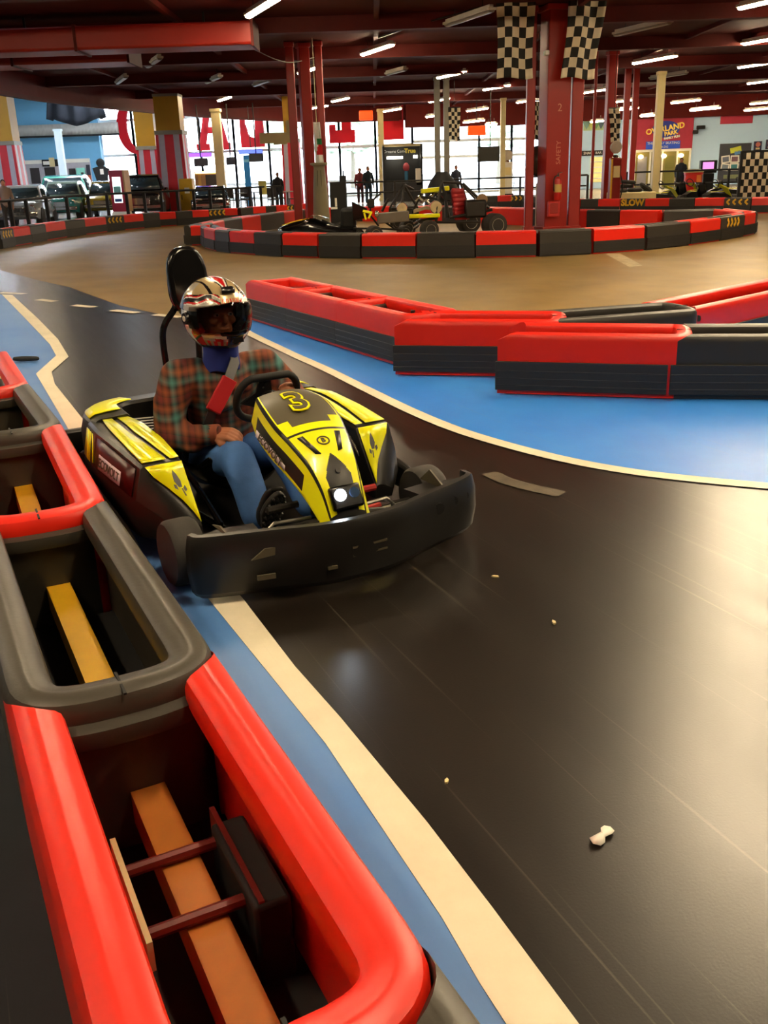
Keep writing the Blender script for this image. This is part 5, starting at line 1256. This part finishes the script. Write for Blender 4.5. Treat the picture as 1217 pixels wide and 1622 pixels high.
for px, ytop, ybot, wd in ((441, 362, 368, .1), (450, 357, 371, .28), (468, 350, 372, .42), (485, 346, 372, .5), (500, 345, 372, .5), (515, 352, 372, .52), (540, 356, 372, .55), (565, 358, 372, .5)):
    a = L(px, ytop); c = L(px, ybot); zb = max(.06, c.z)
    secs.append([V((a.x, wd * math.cos(q) , zb + (a.z - zb) * max(0, math.sin(q)) ** .7 if math.sin(q) > 0 else zb)) for q in [PI * k / 9 for k in range(10)]] )
MB().loft(secs).build('body_shell', GLB, t, sharp=50)
cp = L(503, 345); MB().grid(lambda u, v: V((cp.x + (u - .5) * .5, -.1 + (v - .5) * .5, cp.z - .02 + .12 * math.sin(u * PI) * (1 - .6 * u))), 8, 6).build('windscreen', mat('smoke_screen', '#5a523e', .15), t, solid=.01)
MB().ell(L(485, 351, -.45), (.05, .03, .03), 0, 10, 6).build('side_light', CHR, t); MB().tube(catmull([L(447, 357, -.2), L(468, 350.5, -.3), L(490, 346, -.2)], 5), .014, 6).build('nose_stripe', YEL, t)
ywheel(L, t, 458, 364, 8, Y0, .35); ywheel(L, t, 548, 361, 10, Y0, .4)
MB().box((L(552, 346).x, .1, L(552, 346).z), (.36, .5, .46)).build('seat_back', MBK, t, bevel=.08)
b = MB(); q = [L(510, 349), L(528, 356), L(540, 353), L(548, 347)]; b.tube(catmull(q, 4), .03, 8); b.build('cockpit_rim', DST, t)
t, L = vthing('black_cabinet', 536, 24.6, 'tall black cabinet with a stepped top behind the black racer', 'cabinet')
zb, zt_ = 0, L(536, 288).z; x0, x1 = L(523, 300).x, L(549, 300).x
MB().box(((x0 + x1) / 2, 0, zt_ / 2), (x1 - x0, .5, zt_)).build('cabinet_body', MBK, t, bevel=.02); MB().box((L(543, 280).x, 0, (zt_ + L(543, 278).z) / 2), (.16, .3, L(543, 278).z - zt_)).build('cabinet_top', MBK, t); MB().box((L(533, 320).x, -.26, L(533, 320).z), (.05, .02, .2)).build('white_handle', WHT, t); MB().box((L(530, 326).x, -.26, L(530, 329).z), (.16, .02, .05)).build('label_plate', WHT, t); MB().tube([L(544, 286), L(544, 270)], .02, 6).build('rod', MBK, t)
# stripped kart with yellow parts
Y1 = 22.6
t, L = vthing('stripped_kart', 600, Y1, 'stripped racing kart with black wedge wing and yellow brackets on the island', 'racing car')
ywheel(L, t, 592, 352, 13, Y1, -.1, .3, mat('tan_rim', '#a2936a', .5)); ywheel(L, t, 640, 355, 11, Y1, .5, .25); ywheel(L, t, 566, 356, 10, Y1, .5, .25)
MB().loft([[L(557, 319, d), L(581, 330, d), L(585, 344, d), L(560, 350, d)] for d in (-.15, .15)]).build('wedge_wing', GLB, t, bevel=.01)
MB().bar(L(575, 334, -.2), L(590, 337, -.2), .05, .05).bar(L(577, 337, -.2), L(580, 348, -.2), .04, .04).bar(L(588, 337, -.2), L(584, 346, -.2), .04, .04).build('yellow_bracket', KYEL, t)
for q in ([L(588, 320), L(586, 340), L(600, 358)], [L(584, 325), L(596, 312), L(604, 306)], [L(560, 362), L(600, 362), L(645, 364)], [L(600, 345), L(625, 362)]): MB().tube(q, .022, 8).build('frame_tube', DST, t)
MB().bar(L(597, 346), L(648, 342), .4, .22).build('grey_tray', mat('dull_grey_tray', '#6b6256', .6), t, bevel=.02)
MB().ell(L(597, 339, -.2), (.05, .05, .08), 0, 10, 6).build('chrome_fitting', CHR, t); MB().box(L(588, 322), (.16, .14, .2)).build('engine_block', DST, t, bevel=.03)
# open-frame buggy with red seat
Y2 = 23.4
t, L = vthing('buggy', 712, Y2, 'open-frame racing buggy with red ribbed seat, yellow bars and round headlights', 'racing car')
ywheel(L, t, 680, 356, 15, Y2, -.6, .24); ywheel(L, t, 783, 350, 18, Y2, -.3, .42); ywheel(L, t, 645, 357, 13, Y2, .6, .24); ywheel(L, t, 742, 352, 18, Y2, 1.0, .4)
DKT = mat('buggy_tube', '#221e1a', .4)
for a_, c_ in (((700, 288, -.3), (712, 345, -.3)), ((700, 288, -.3), (690, 345, -.4)), ((730, 290, .3), (748, 345, .3)), ((700, 288, -.3), (730, 290, .3)), ((733, 290, 0), (775, 330, -.1)), ((732, 292, .4), (770, 332, .4)), ((712, 345, -.3), (780, 332, -.3)), ((690, 346, -.3), (660, 350, -.3)), ((664, 352, -.4), (760, 352, -.4)), ((664, 352, .4), (760, 352, .4)), ((714, 318, -.3), (668, 312, -.2)), ((740, 345, -.2), (772, 322, -.1)), ((690, 352, -.3), (700, 320, -.3)), ((650, 345, .3), (668, 305, .1))):
    MB().tube([L(*a_), L(*c_)], .032, 8).build('frame_tube', DKT, t)
MB().bar(L(667, 303, -.2), L(712, 298, -.2), .12, .1).build('yellow_bar', KYEL, t, bevel=.02); MB().bar(L(640, 343, -.4), L(697, 341, -.4), .12, .09).build('yellow_bar', KYEL, t, bevel=.02)
for px, py, r in ((637, 330, .13), (691, 328, .15)):
    c = L(px, py, -.35); X = M4.Translation(c) @ M4.Rotation(PI / 2, 4, 'X'); h_ = MB().lathe([(.02, -.14), (r * .6, -.12), (r, 0), (r, .05), (.02, .04)], 20, 0, X).build('headlight', CHR, t); MB().lathe([(.02, .045), (r * .6, .06), (r * .88, .05), (.02, .042)], 20, 0, X).build('lens', mat('headlight_lens', '#c9b58c', .15), h_)
RS = mat('red_seat', '#b2262a', .5)
q0, q1, q2, q3 = L(715, 300, -.1), L(733, 300, .1), L(742, 346, .1), L(720, 347, -.2)
b = MB()
b.grid(lambda u, v: (q3.lerp(q2, u)).lerp(q0.lerp(q1, u), v) + V((0, -.05 - .03 * abs(math.sin(v * PI * 7)), 0)), 4, 42); b.build('ribbed_seat', RS, t, solid=.08)
MB().bar(L(706, 302, -.3), L(707, 345, -.3), .26, .05).build('side_plate', MBK, t, bevel=.01)
MB().loft([[L(px, py, d) for d in (-.35, .35)] + [L(px, py + 6, d) for d in (.35, -.35)] for px, py in ((655, 332), (675, 326), (698, 330))]).build('nose_plate', mat('tan_plate', '#9c8a70', .5), t, bevel=.02)
for k, (px, py) in enumerate(((658, 318), (668, 322), (678, 316), (686, 312))): MB().tube(catmull([L(px, py, -.2), L(px + 6, py - 6, -.2), L(px + 14, py + 2, -.15)], 4), .035, 8).build('chrome_pipe', CHR, t)
MB().box(L(752, 330), (.5, .7, .4)).build('engine_block', DST, t, bevel=.05); MB().cyl(L(764, 316, -.2), L(764, 316, .2), .13, n=16).build('air_filter', mat('tan_filter', '#8f7350', .6), t)
for py in (350, 357): MB().bar(L(655, py + 4, -.5), L(668, py - 4, -.5), .03, .03).build('steering_arm', CHR, t)
# black cone shroud at the foot of the grey columns
p = base(701, 40.6); t = thing('black_shroud', 'black cone-shaped shroud at the foot of the grey columns', 'shroud', p); z1 = zat(701, 272, 40.6); MB().lathe([(.75, 0), (.7, .6), (.5, z1 * .75), (.22, z1)], 20).build('shroud_body', MBK, t); MB().lathe([(.72, .55), (.76, .6), (.72, .65)], 20).build('shroud_band', DST, t)
# second frame, behind
Y3 = 26.5
t, L = vthing('bare_frame', 640, Y3, 'bare black tube frame standing behind the stripped kart', 'racing car')
for a_, c_ in (((640, 292, 0), (618, 330, -.2)), ((640, 292, 0), (634, 345, -.3)), ((640, 292, 0), (662, 330, .2)), ((640, 292, 0), (655, 300, .3)), ((618, 330, -.2), (662, 332, .2)), ((615, 315, 0), (605, 335, 0)), ((634, 345, -.3), (662, 345, .2)), ((618, 330, -.2), (618, 346, -.2)), ((662, 330, .2), (662, 346, .2))): MB().tube([L(*a_), L(*c_)], .035, 8).build('frame_tube', DKT, t)
ywheel(L, t, 628, 338, 10, Y3, .3, .2); ywheel(L, t, 655, 338, 10, Y3, .4, .2)
# ================================================================== the lobby at left
# red slab letters on the big windows, seen from behind
LR, nt, pb = nodes('sign_letter_red')
pb.inputs['Base Color'].default_value = (*lin('#c81c30'), 1); tl_ = nt.nodes.new('ShaderNodeBsdfTranslucent'); tl_.inputs[0].default_value = (*lin('#d81c34'), 1)
mx = nt.nodes.new('ShaderNodeMixShader'); mx.inputs[0].default_value = .55
nt.links.new(pb.outputs[0], mx.inputs[1]); nt.links.new(tl_.outputs[0], mx.inputs[2]); nt.links.new(mx.outputs[0], nt.nodes['Material Output'].inputs['Surface'])
wd_ = (W1 - W0).normalized(); wn_ = V((wd_.y, -wd_.x, 0))
def onwin(px, py, off=.45):
    a = W0 + wn_ * off; r = ray(px, py); t = (a - CC).dot(wn_) / r.dot(wn_); return CC + r * t
if wn_.y > 0: wn_ = -wn_
def letter(px0, px1, ybase, polys, label, top=None, m=LR):
    """polys in letter units: x 0..1 across, z 0..1 up"""
    a = onwin(px0, ybase); c = onwin(px1, ybase); w = (V((c.x, c.y, 0)) - V((a.x, a.y, 0))).length
    t = thing('sign_letter', label, 'sign letter', (a.x, a.y, a.z), math.atan2(wd_.y, wd_.x), 'red letters on the tall windows')
    h = 3.2; b = MB(); X = M4(((1, 0, 0, 0), (0, 0, -1, 0), (0, 1, 0, 0), (0, 0, 0, 1)))
    for q in polys: b.prism([(x * w, z * h) for x, z in q], -.08, .08, 0, X)
    b.build('letter_body', m, t)
    for x in (.25, .75): MB().cyl((x * w, .0, .1), (x * w, .45, .1), .02, n=6).build('standoff', DST, t)
def ringpoly(n=28, th=.27):
    out = []
    for k in range(n):
        a0, a1 = 2 * PI * k / n, 2 * PI * (k + 1) / n
        out.append([(.5 + .5 * math.cos(a0), .5 + .5 * math.sin(a0)), (.5 + .5 * math.cos(a1), .5 + .5 * math.sin(a1)), (.5 + (.5 - th) * math.cos(a1), .5 + (.5 - th * .45) * math.sin(a1)), (.5 + (.5 - th) * math.cos(a0), .5 + (.5 - th * .45) * math.sin(a0))])
    return out
letter(191, 246, 245, ringpoly(), 'huge red round letter at the left end of the windows')
letter(262, 297, 241, [[(.3, 0), (.7, 0), (.7, 1), (.3, 1)], [(.1, 0), (.9, 0), (.9, .13), (.1, .13)], [(.1, .87), (1.0, .87), (1.0, 1), (.1, 1)], [(.85, .6), (1.0, .6), (1.0, 1), (.85, 1)]], 'huge red letter half hidden behind the striped pillar')
letter(313, 366, 239, [[(0, 0), (.38, 0), (.38, .12), (0, .12)], [(.62, 0), (1, 0), (1, .12), (.62, .12)], [(.08, .1), (.28, .1), (.56, 1), (.4, 1)], [(.72, .1), (.94, .1), (.62, 1), (.46, 1)], [(.25, .3), (.75, .3), (.72, .42), (.28, .42)]], 'huge red letter A on the tall windows')
letter(383, 420, 234, [[(0, 0), (1, 0), (1, .3), (.75, .14), (.35, .2), (.25, .4), (0, .4)], [(.62, .1), (1, .1), (.95, 1), (.7, 1)], [(0, .85), (.3, .85), (.3, 1), (0, 1)], [(0, .3), (.22, .3), (.22, .5), (0, .5)]], 'huge red letter with a curved foot above the blue banner')
letter(523, 563, 227, [[(0, 0), (1, 0), (1, .22), (0, .22)], [(0, .2), (.24, .2), (.24, .32), (0, .32)], [(.5, .2), (.86, .2), (.86, 1), (.5, 1)], [(.18, .5), (.86, .5), (.86, .58), (.18, .58)]], 'huge red letter right of the left red columns')
letter(602, 640, 222, [[(0, 0), (1, 0), (1, .3), (0, .35)], [(.6, .2), (1, .2), (1, 1), (.6, 1)], [(0, .86), (1, .86), (1, 1), (0, 1)]], 'huge red letter above the black booth')
# -------- striped pillars with yellow tops
STR = mat('stripe_red', '#c31e30', .5); SIL = mat('stripe_silver', '#a9a3b4', .45); PYE = mat('pillar_yellow', '#b98a1e', .5, var=.15, scale=2)
def pillar(px0, px1, ytop, Y, wtop, label, ysplit, kind=0):
    a, c = at(px0, ysplit, Y), at(px1, ysplit, Y); w = c.x - a.x; zs = a.z; zt = zat((px0 + px1) / 2, ytop, Y)
    t = thing('striped_pillar', label, 'pillar', ((a.x + c.x) / 2, Y + w / 2, 0), 0, 'striped pillars of the lobby')
    w0 = w * 1.14
    b = MB(); N = 7; cols_ = [1, 0, 1, 0, 1, 0, 1] if not kind else [0, 1, 0, 0, 1, 0, 0]
    def cor(s, z): 
        k = w0 + (w - w0) * z / zs; return k / 2 * s
    for f in range(4):
        R4 = M4.Rotation(f * PI / 2, 4, 'Z')
        b.grid(lambda u, v: R4 @ V((cor(2 * u - 1, v * zs), -cor(1, v * zs), v * zs)), 9, 1, 0, lambda i, j: 1 if i in (1, 2, 6, 7) else 0)
    b.build('striped_shaft', [STR, SIL], t); MB().box((0, 0, zs + .06), (w * 1.06, w * 1.06, .16)).build('grey_collar', GRY, t)
    MB().box((0, 0, (zs + .14 + zt) / 2), (wtop, wtop, zt - zs - .14)).build('yellow_top', PYE, t); MB().box((0, 0, zt), (wtop * 1.04, wtop * 1.04, .1)).build('top_band', GRY, t)
pillar(246, 288, 150, 42, 1.0, 'largest striped pillar with yellow top in the lobby, beside the yellow locker', 213)
pillar(216, 248, 150, 48, .9, 'striped pillar with orange top behind the black pickup', 237)
pillar(-14, 22, 120, 43, .9, 'striped pillar with orange top at the left picture edge', 230)
pillar(446, 474, 150, 50, .6, 'striped pillar just left of the left red columns', 225)
# -------- blue back wall
FAS = mat('corrugated_fascia', '#b8b8b4', .5)
a, c = at(12, 205, 63.6), at(186, 205, 63.6); zt, zb = zat(100, 196, 63.6), zat(100, 214, 63.6)
b = MB(); n = 60
b.grid(lambda u, v: V((a.x + (c.x - a.x) * u, 63.9 - .08 * (int(u * n) % 2), zb + (zt - zb) * v)), n, 1); struct(b.build('trim_40', FAS, solid=.04), 'corrugated grey fascia over the blue wall')
b = MB(); b.box(((a.x + c.x) / 2, 63.95, zb - .04), (c.x - a.x, .3, .1)); struct(b.build('trim_41', MBK))
for i in range(5):
    b = MB(); b.bar((-26, 44 + i * 7, 6.6), (-8 - i * 1.0, 50 + i * 7, 6.6), .2, .35); struct(b.build('trim_%d' % (42 + i), mat('roof_beam', '#8a948c', .6)))
p0, p1 = at(72, 180, 58), at(168, 180, 58); zt = 7.0
t = thing('black_drape', 'large black cloth draped under the lobby roof before the blue wall', 'drape', ((p0.x + p1.x) / 2, 58, zat(120, 203, 58)))
hh = zt - zat(120, 203, 58); ww = p1.x - p0.x
b = MB(); b.grid(lambda u, v: V(((u - .5) * ww * (1 - .25 * v), .12 * math.sin(u * 22), hh * v + (1 - v) * (.1 + .55 * abs(2 * u - 1) ** 1.2 * (1 if abs(2 * u - 1) < .8 else .75)))), 40, 8); b.build('cloth', mat('drape_cloth', '#161d29', .9), t, solid=.02)
MB().box((0, 0, hh + .0), (ww * .8, .1, .08)).build('curtain_rail', DST, t)
def wpanel(name, label, cat, x0, y0, x1, y1, Y, m, th=.08, parts=()):
    a, c = at(x0, y0, Y), at(x1, y1, Y); t = thing(name, label, cat, ((a.x + c.x) / 2, Y, (a.z + c.z) / 2)); w, h = c.x - a.x, abs(a.z - c.z)
    fl = ((a.z + c.z) / 2 if name in ('shop_counter', 'snack_counter', 'blue_banner', 'teal_poster', 'orange_board') else h / 2)
    MB().box((0, 0, (h / 2 - fl) / 2), (w, th, h / 2 + fl)).build('panel', m, t, bevel=.01)
    for (u, v, uw, vh, mm, nm_) in parts: MB().box((u * w, -th / 2 - .02, v * h), (uw * w, .04, vh * h)).build(nm_, mm, t)
    return t
DK = mat('shop_dark', '#2c2626', .7)
wpanel('shop_counter', 'pale shop front under the blue wall with dark openings', 'shop front', 38, 254, 147, 292, 64.25, mat('shop_pale', '#b4b0b8', .6), .2, ((-.35, -.1, .14, .6, DK, 'opening'), (-.12, -.1, .16, .6, DK, 'opening'), (.22, -.12, .1, .5, DK, 'opening'), (0, .42, 1, .14, WHT, 'header')))
wpanel('shop_name_board', 'dark name board with a round cream disc on the blue wall', 'sign', 66, 253, 97, 263, 64.1, MBK, .1, ((-.25, 0, .35, .5, WHT, 'board_text'), (.05, .1, .28, 1.3, CRM, 'disc')))
wpanel('teal_poster', 'bright teal poster under the blue wall', 'poster', 120, 266, 137, 290, 63.9, mat('teal_poster', '#8fdccb', .5), .06, ((.2, .1, .3, .2, DK, 'poster_mark'), (.3, -.3, .2, .1, DK, 'poster_mark')))
wpanel('orange_board', 'dark and orange board right of the teal poster', 'board', 136, 261, 146, 292, 63.95, mat('board_navy', '#2a2a3a', .5), .06, ((0, -.25, .9, .45, mat('board_orange', '#b5502a', .5), 'orange_half'),))
p = at(161, 274, 61); t = thing('wall_figure', 'black cut-out figure ornament on the blue wall beside the red kiosk', 'ornament', (p.x, 61, 0)); z_ = p.z
MB().ell((0, 0, zat(161, 258, 61)), (.26, .08, .26), 0, 14, 8).build('head_disc', MBK, t); MB().prism([(-.35, zat(161, 284, 61)), (-.2, 0), (.2, 0), (.35, zat(161, 280, 61)), (.5, zat(161, 268, 61)), (.1, zat(161, 262, 61)), (-.5, zat(161, 266, 61))], -.08, .08, 0, M4(((1, 0, 0, 0), (0, 0, 1, 0), (0, 1, 0, 0), (0, 0, 0, 1)))).build('figure_body', MBK, t); MB().box((.05, -.1, zat(161, 272, 61)), (.2, .04, .3)).build('white_bib', WHT, t)
# -------- vintage cars
def car(px, Y, W, Hh, L_, col, roofc, label, rz=0, pickup=False, van=False):
    p = base(px, Y); t = thing('vintage_car', label, 'car', p, rz, 'vintage cars parked in the lobby')
    BC = mat('car_' + col[1:], col, .25, coat=.5); RC = mat('car_' + roofc[1:], roofc, .25, coat=.5); GLS = mat('car_glass', '#33424a', .08, spec=.8)
    hb = Hh * (.62 if not van else .56)
    def sec(y, w, z0, z1, r=.16): return [V((-w, y, z0)), V((-w * 1.02, y, z0 + (z1 - z0) * .5)), V((-w * .94, y, z1 - r * .4)), V((-w * .7, y, z1)), V((w * .7, y, z1)), V((w * .94, y, z1 - r * .4)), V((w * 1.02, y, z0 + (z1 - z0) * .5)), V((w, y, z0))]
    w = W / 2
    MB().loft([sec(-L_ / 2, w * .86, .38, hb * .86), sec(-L_ / 2 + .15, w * .96, .3, hb * .96), sec(-L_ * .12, w, .28, hb), sec(L_ * .3, w, .28, hb), sec(L_ / 2, w * .9, .36, hb * .9)]).build('body', BC, t, sharp=45)
    y0, y1 = -L_ * .14, L_ * (.12 if pickup else .32)
    cab = MB().loft([[V((s * w * k, y, z)) for s, k in ((-1, .92), (-1, .74), (1, .74), (1, .92))] if False else [V((-w * .9, y, hb - .02)), V((-w * kk, y + dy, z)), V((w * kk, y + dy, z)), V((w * .9, y, hb - .02))] for y, dy, z, kk in ((y0, .0, hb, .88), (y0 + .1, .28, Hh * .97, .72), ((y0 + y1) / 2, 0, Hh, .74), (y1, -.2, Hh * .97, .72), (y1 + .12, 0, hb, .86))]).build('cabin', RC, t, sharp=30)
    g = MB(); g.add([V((-w * .82, y0 - .005, hb + .06)), V((w * .82, y0 - .005, hb + .06)), V((w * .68, y0 + .32, Hh * .92)), V((-w * .68, y0 + .32, Hh * .92))], [(0, 1, 2, 3)]); g.build('windscreen', GLS, t, solid=.03)
    for s in (-1, 1):
        MB().add([V((s * w * .915, y0 + .25, hb + .04)), V((s * w * .915, y1 - .1, hb + .04)), V((s * w * .77, y1 - .25, Hh * .9)), V((s * w * .77, y0 + .45, Hh * .9))], [(0, 1, 2, 3)]).build('side_window', GLS, t, solid=.03)
        X = M4.Translation((s * w * .7, -L_ / 2 + .05, hb * .72)) @ M4.Rotation(PI / 2, 4, 'X'); MB().lathe([(.02, -.1), (.14, -.06), (.15, .02), (.02, .05)], 16, 0, X).build('headlight', CHR, t)
        for y in (-L_ * .3, L_ * .3): MB().cyl((s * (w - .2), y, .33), (s * (w + .01), y, .33), .33, n=20).build('wheel', TYRE, t)
    MB().box((0, -L_ / 2 - .06, .48), (W * .96, .1, .14)).build('bumper', CHR, t, bevel=.03); b = MB().box((0, -L_ / 2 + .0, hb * .66), (W * .46, .06, hb * .26)).build('grille', CHR, t, bevel=.02)
    if pickup: MB().box((0, L_ * .3, hb + .05), (W * .96, L_ * .32, .1)).build('bed_rail', BC, t, bevel=.03)
    return t
car(36, 36.2, 1.6, 1.42, 3.5, '#8e9298', '#c8d2d8', 'silver-grey old car with a pale roof at the left edge of the lobby row', .12)
car(101, 41.3, 1.65, 1.5, 3.6, '#2f7c74', '#bcd8cc', 'teal old car with a pale roof in the lobby row', .1)
car(104, 49.2, 2.5, 1.75, 4.6, '#8fb52a', '#2c9a8a', 'lime green van with a teal roof behind the teal car', .1, van=True)
car(168, 42.8, 1.5, 1.45, 4.0, '#b99a2a', '#8a7420', 'yellow old car between the lime van and the red kiosk', .15)
car(229, 40.5, 1.7, 1.65, 4.4, '#15171a', '#131416', 'black old pickup in front of the striped pillars', .12, pickup=True)
car(333, 39.8, 1.5, 1.15, 3.6, '#1c1c1e', '#26282a', 'low black old car left of the cream column', .15)
# -------- kiosk, locker, counter
a, c = at(168, 270, 37.2), at(199, 270, 37.2); w = c.x - a.x; h = a.z; t = thing('red_kiosk', 'red kiosk with a bright white screen and tan side', 'kiosk', ((a.x + c.x) / 2, 37.4, 0), -.25)
MB().box((0, 0, h * .6), (w * .84, .3, h * .8)).build('kiosk_body', mat('kiosk_red', '#a81c3a', .4), t, bevel=.02); MB().box((w * .42, .05, h * .6), (.06, .42, h * .8)).build('tan_side', mat('kiosk_tan', '#b89060', .5), t); MB().loft([[V((-w * .5, -.28, .05)), V((w * .5, -.28, .05)), V((w * .5, .28, .05)), V((-w * .5, .28, .05))], [V((-w * .4, -.18, h * .2)), V((w * .4, -.18, h * .2)), V((w * .4, .18, h * .2)), V((-w * .4, .18, h * .2))]]).build('kiosk_base', WHT, t)
s_ = MB().box((0, -.16, h * .62), (w * .46, .02, h * .5)).build('screen', mat('kiosk_screen', '#dfeee8', .4, emit='#dff2ec', es=1.0), t); MB().box((0, -.172, h * .62), (w * .4, .01, h * .14)).build('screen_text', mat('kiosk_teal', '#7fc8c8', .4), s_); MB().box((0, -.172, h * .42), (w * .4, .01, h * .06)).build('screen_text', mat('kiosk_navy', '#3a56a0', .4), s_)
wl = at(294, 283, 41); t = thing('yellow_locker', 'tall yellow locker beside the largest striped pillar', 'locker', (wl.x, 41.2, 0), -.1); MB().box((0, 0, wl.z / 2), (.56, .4, wl.z)).build('locker_body', YEL, t, bevel=.02); MB().box((.04, -.21, wl.z * .68), (.2, .02, .22)).build('white_notice', WHT, t); MB().box((-.2, -.21, wl.z * .5), (.03, .03, .2)).build('locker_handle', DST, t)
wpanel('snack_counter', 'warm-lit snack counter left of the cream column', 'counter', 309, 272, 350, 302, 50, mat('counter_wood', '#b08a5c', .6), .5, ((.2, -.05, .5, .75, mat('menu_dark', '#3a332c', .6), 'menu_board'), (0, .45, .9, .1, mat('counter_glow', '#ffe6a8', .5, emit='#ffd98a', es=2.5), 'lamp_row'), (-.3, 0, .12, .7, mat('counter_gold', '#d8b060', .5), 'pillar_panel')))
def tv(px0, py0, px1, py1, Y, lab):
    a, c = at(px0, py0, Y), at(px1, py1, Y); t = thing('wall_screen', lab, 'screen', ((a.x + c.x) / 2, Y, (a.z + c.z) / 2), .15); w, h = c.x - a.x, a.z - c.z
    MB().box((0, 0, 0), (w, .1, h)).build('screen_case', MBK, t, bevel=.02); MB().box((0, -.06, 0), (w * .92, .01, h * .88)).build('screen_glass', mat('dark_screen_blue', '#2f3340', .2), t); MB().tube([(0, .05, h / 2), (0, .05, 4.5 - c.z)], .03, 6).build('hanging_pole', DST, t)
tv(307, 251, 330, 263, 49, 'dark hanging screen under the purple light bar'); tv(358, 249, 373, 261, 49, 'dark hanging screen just right of the cream column'); tv(394, 243, 418, 256, 49, 'dark hanging screen under the blue light bar')
def glowbar(x0, x1, py, Y, col, lab):
    a, c = at(x0, py, Y), at(x1, py - 3, Y); t = thing('light_bar', lab, 'light bar', ((a.x + c.x) / 2, Y, a.z)); w = c.x - a.x; MB().box((0, .06, 0), (w, .1, .2)).build('bar_case', GRY, t); MB().box((0, -.01, 0), (w * .96, .06, .16)).build('bar_glow', mat('glow_' + col[1:], col, .5, emit=col, es=2.2), t); MB().tube([(0, .1, .1), (0, .1, 4.6 - a.z)], .02, 6).build('hanging_pole', DST, t)
glowbar(297, 335, 246, 49.5, '#6a3ae0', 'purple glowing light bar left of the cream column'); glowbar(378, 416, 241, 49.5, '#3a4ae0', 'blue glowing light bar right of the cream column')
wpanel('blue_banner', 'bright blue vertical banner below the blue light bar', 'banner', 385, 246, 398, 290, 52, mat('banner_blue', '#1f8fe0', .5), .05, ((0, .3, .8, .1, mat('banner_light', '#7fd0f0', .5), 'banner_band'),))
wpanel('beige_beam_sign', 'beige shaped panel hanging left of the left red columns', 'panel', 411, 211, 466, 226, 44, CRM, .15, ((.4, .9, .2, 1.4, CRM, 'upright'), (.1, -.4, .4, .5, CRM, 'lower_tab')))
wpanel('green_cloth', 'yellow-green cloth hung on the railing right of the cream column', 'cloth', 409, 287, 423, 308, 36.6, mat('lime_cloth', '#c2c06a', .8), .04, ((0, .48, 1.05, .08, mat('lime_hem', '#a8a650', .8), 'hem'),))
# -------- tables and chairs behind the railing
DW = mat('dark_wood', '#2a2422', .5)
def table(px, Y, lab):
    t = thing('cafe_table', lab, 'table', base(px, Y), 0, 'cafe tables behind the railing'); MB().cyl((0, 0, .72), (0, 0, .75), .5, n=24).build('table_top', GRY, t); MB().cyl((0, 0, 0), (0, 0, .72), .04, n=10).build('table_leg', DST, t); MB().cyl((0, 0, 0), (0, 0, .03), .26, n=18).build('table_foot', DST, t); return t
def chair(px, Y, rz, lab):
    t = thing('cafe_chair', lab, 'chair', base(px, Y), rz, 'cafe chairs behind the railing'); MB().box((0, 0, .45), (.42, .42, .04)).build('seat', DW, t, bevel=.01); MB().box((0, .2, .74), (.42, .03, .4)).build('backrest', DW, t, bevel=.01)
    for x in (-.18, .18):
        MB().box((x, -.18, .22), (.03, .03, .44)).build('leg', DST, t); MB().box((x, .2, .36), (.03, .03, .72)).build('leg', DST, t)
    return t
t0 = table(376, 44.6, 'cafe table just right of the cream column'); dup(t0, base(402, 45.4), 0, 'cafe table left of the yellow-green cloth'); dup(t0, base(455, 44.5), 0, 'cafe table nearest the left red columns')
c0 = chair(366, 43.9, .6, 'dark cafe chair at the foot of the cream column')
for px, Y, rz, lab in ((388, 44.2, -.5, 'dark cafe chair between the first two cafe tables'), (390, 46.2, 2.6, 'dark cafe chair behind the second cafe table'), (432, 43.2, .4, 'dark cafe chair right of the yellow-green cloth'), (441, 45.2, 2.2, 'dark cafe chair in front of the striped pillar'), (467, 43.8, -.8, 'dark cafe chair beside the left red columns')): dup(c0, base(px, Y), rz, lab)
sc.view_settings.view_transform = 'Standard'; sc.view_settings.look = 'None'
sc.view_settings.gamma = 1; sc.view_settings.use_curve_mapping = False
sc.view_settings.exposure = 1.05
sc.cycles.max_bounces = 8
sc.cycles.use_denoising = True
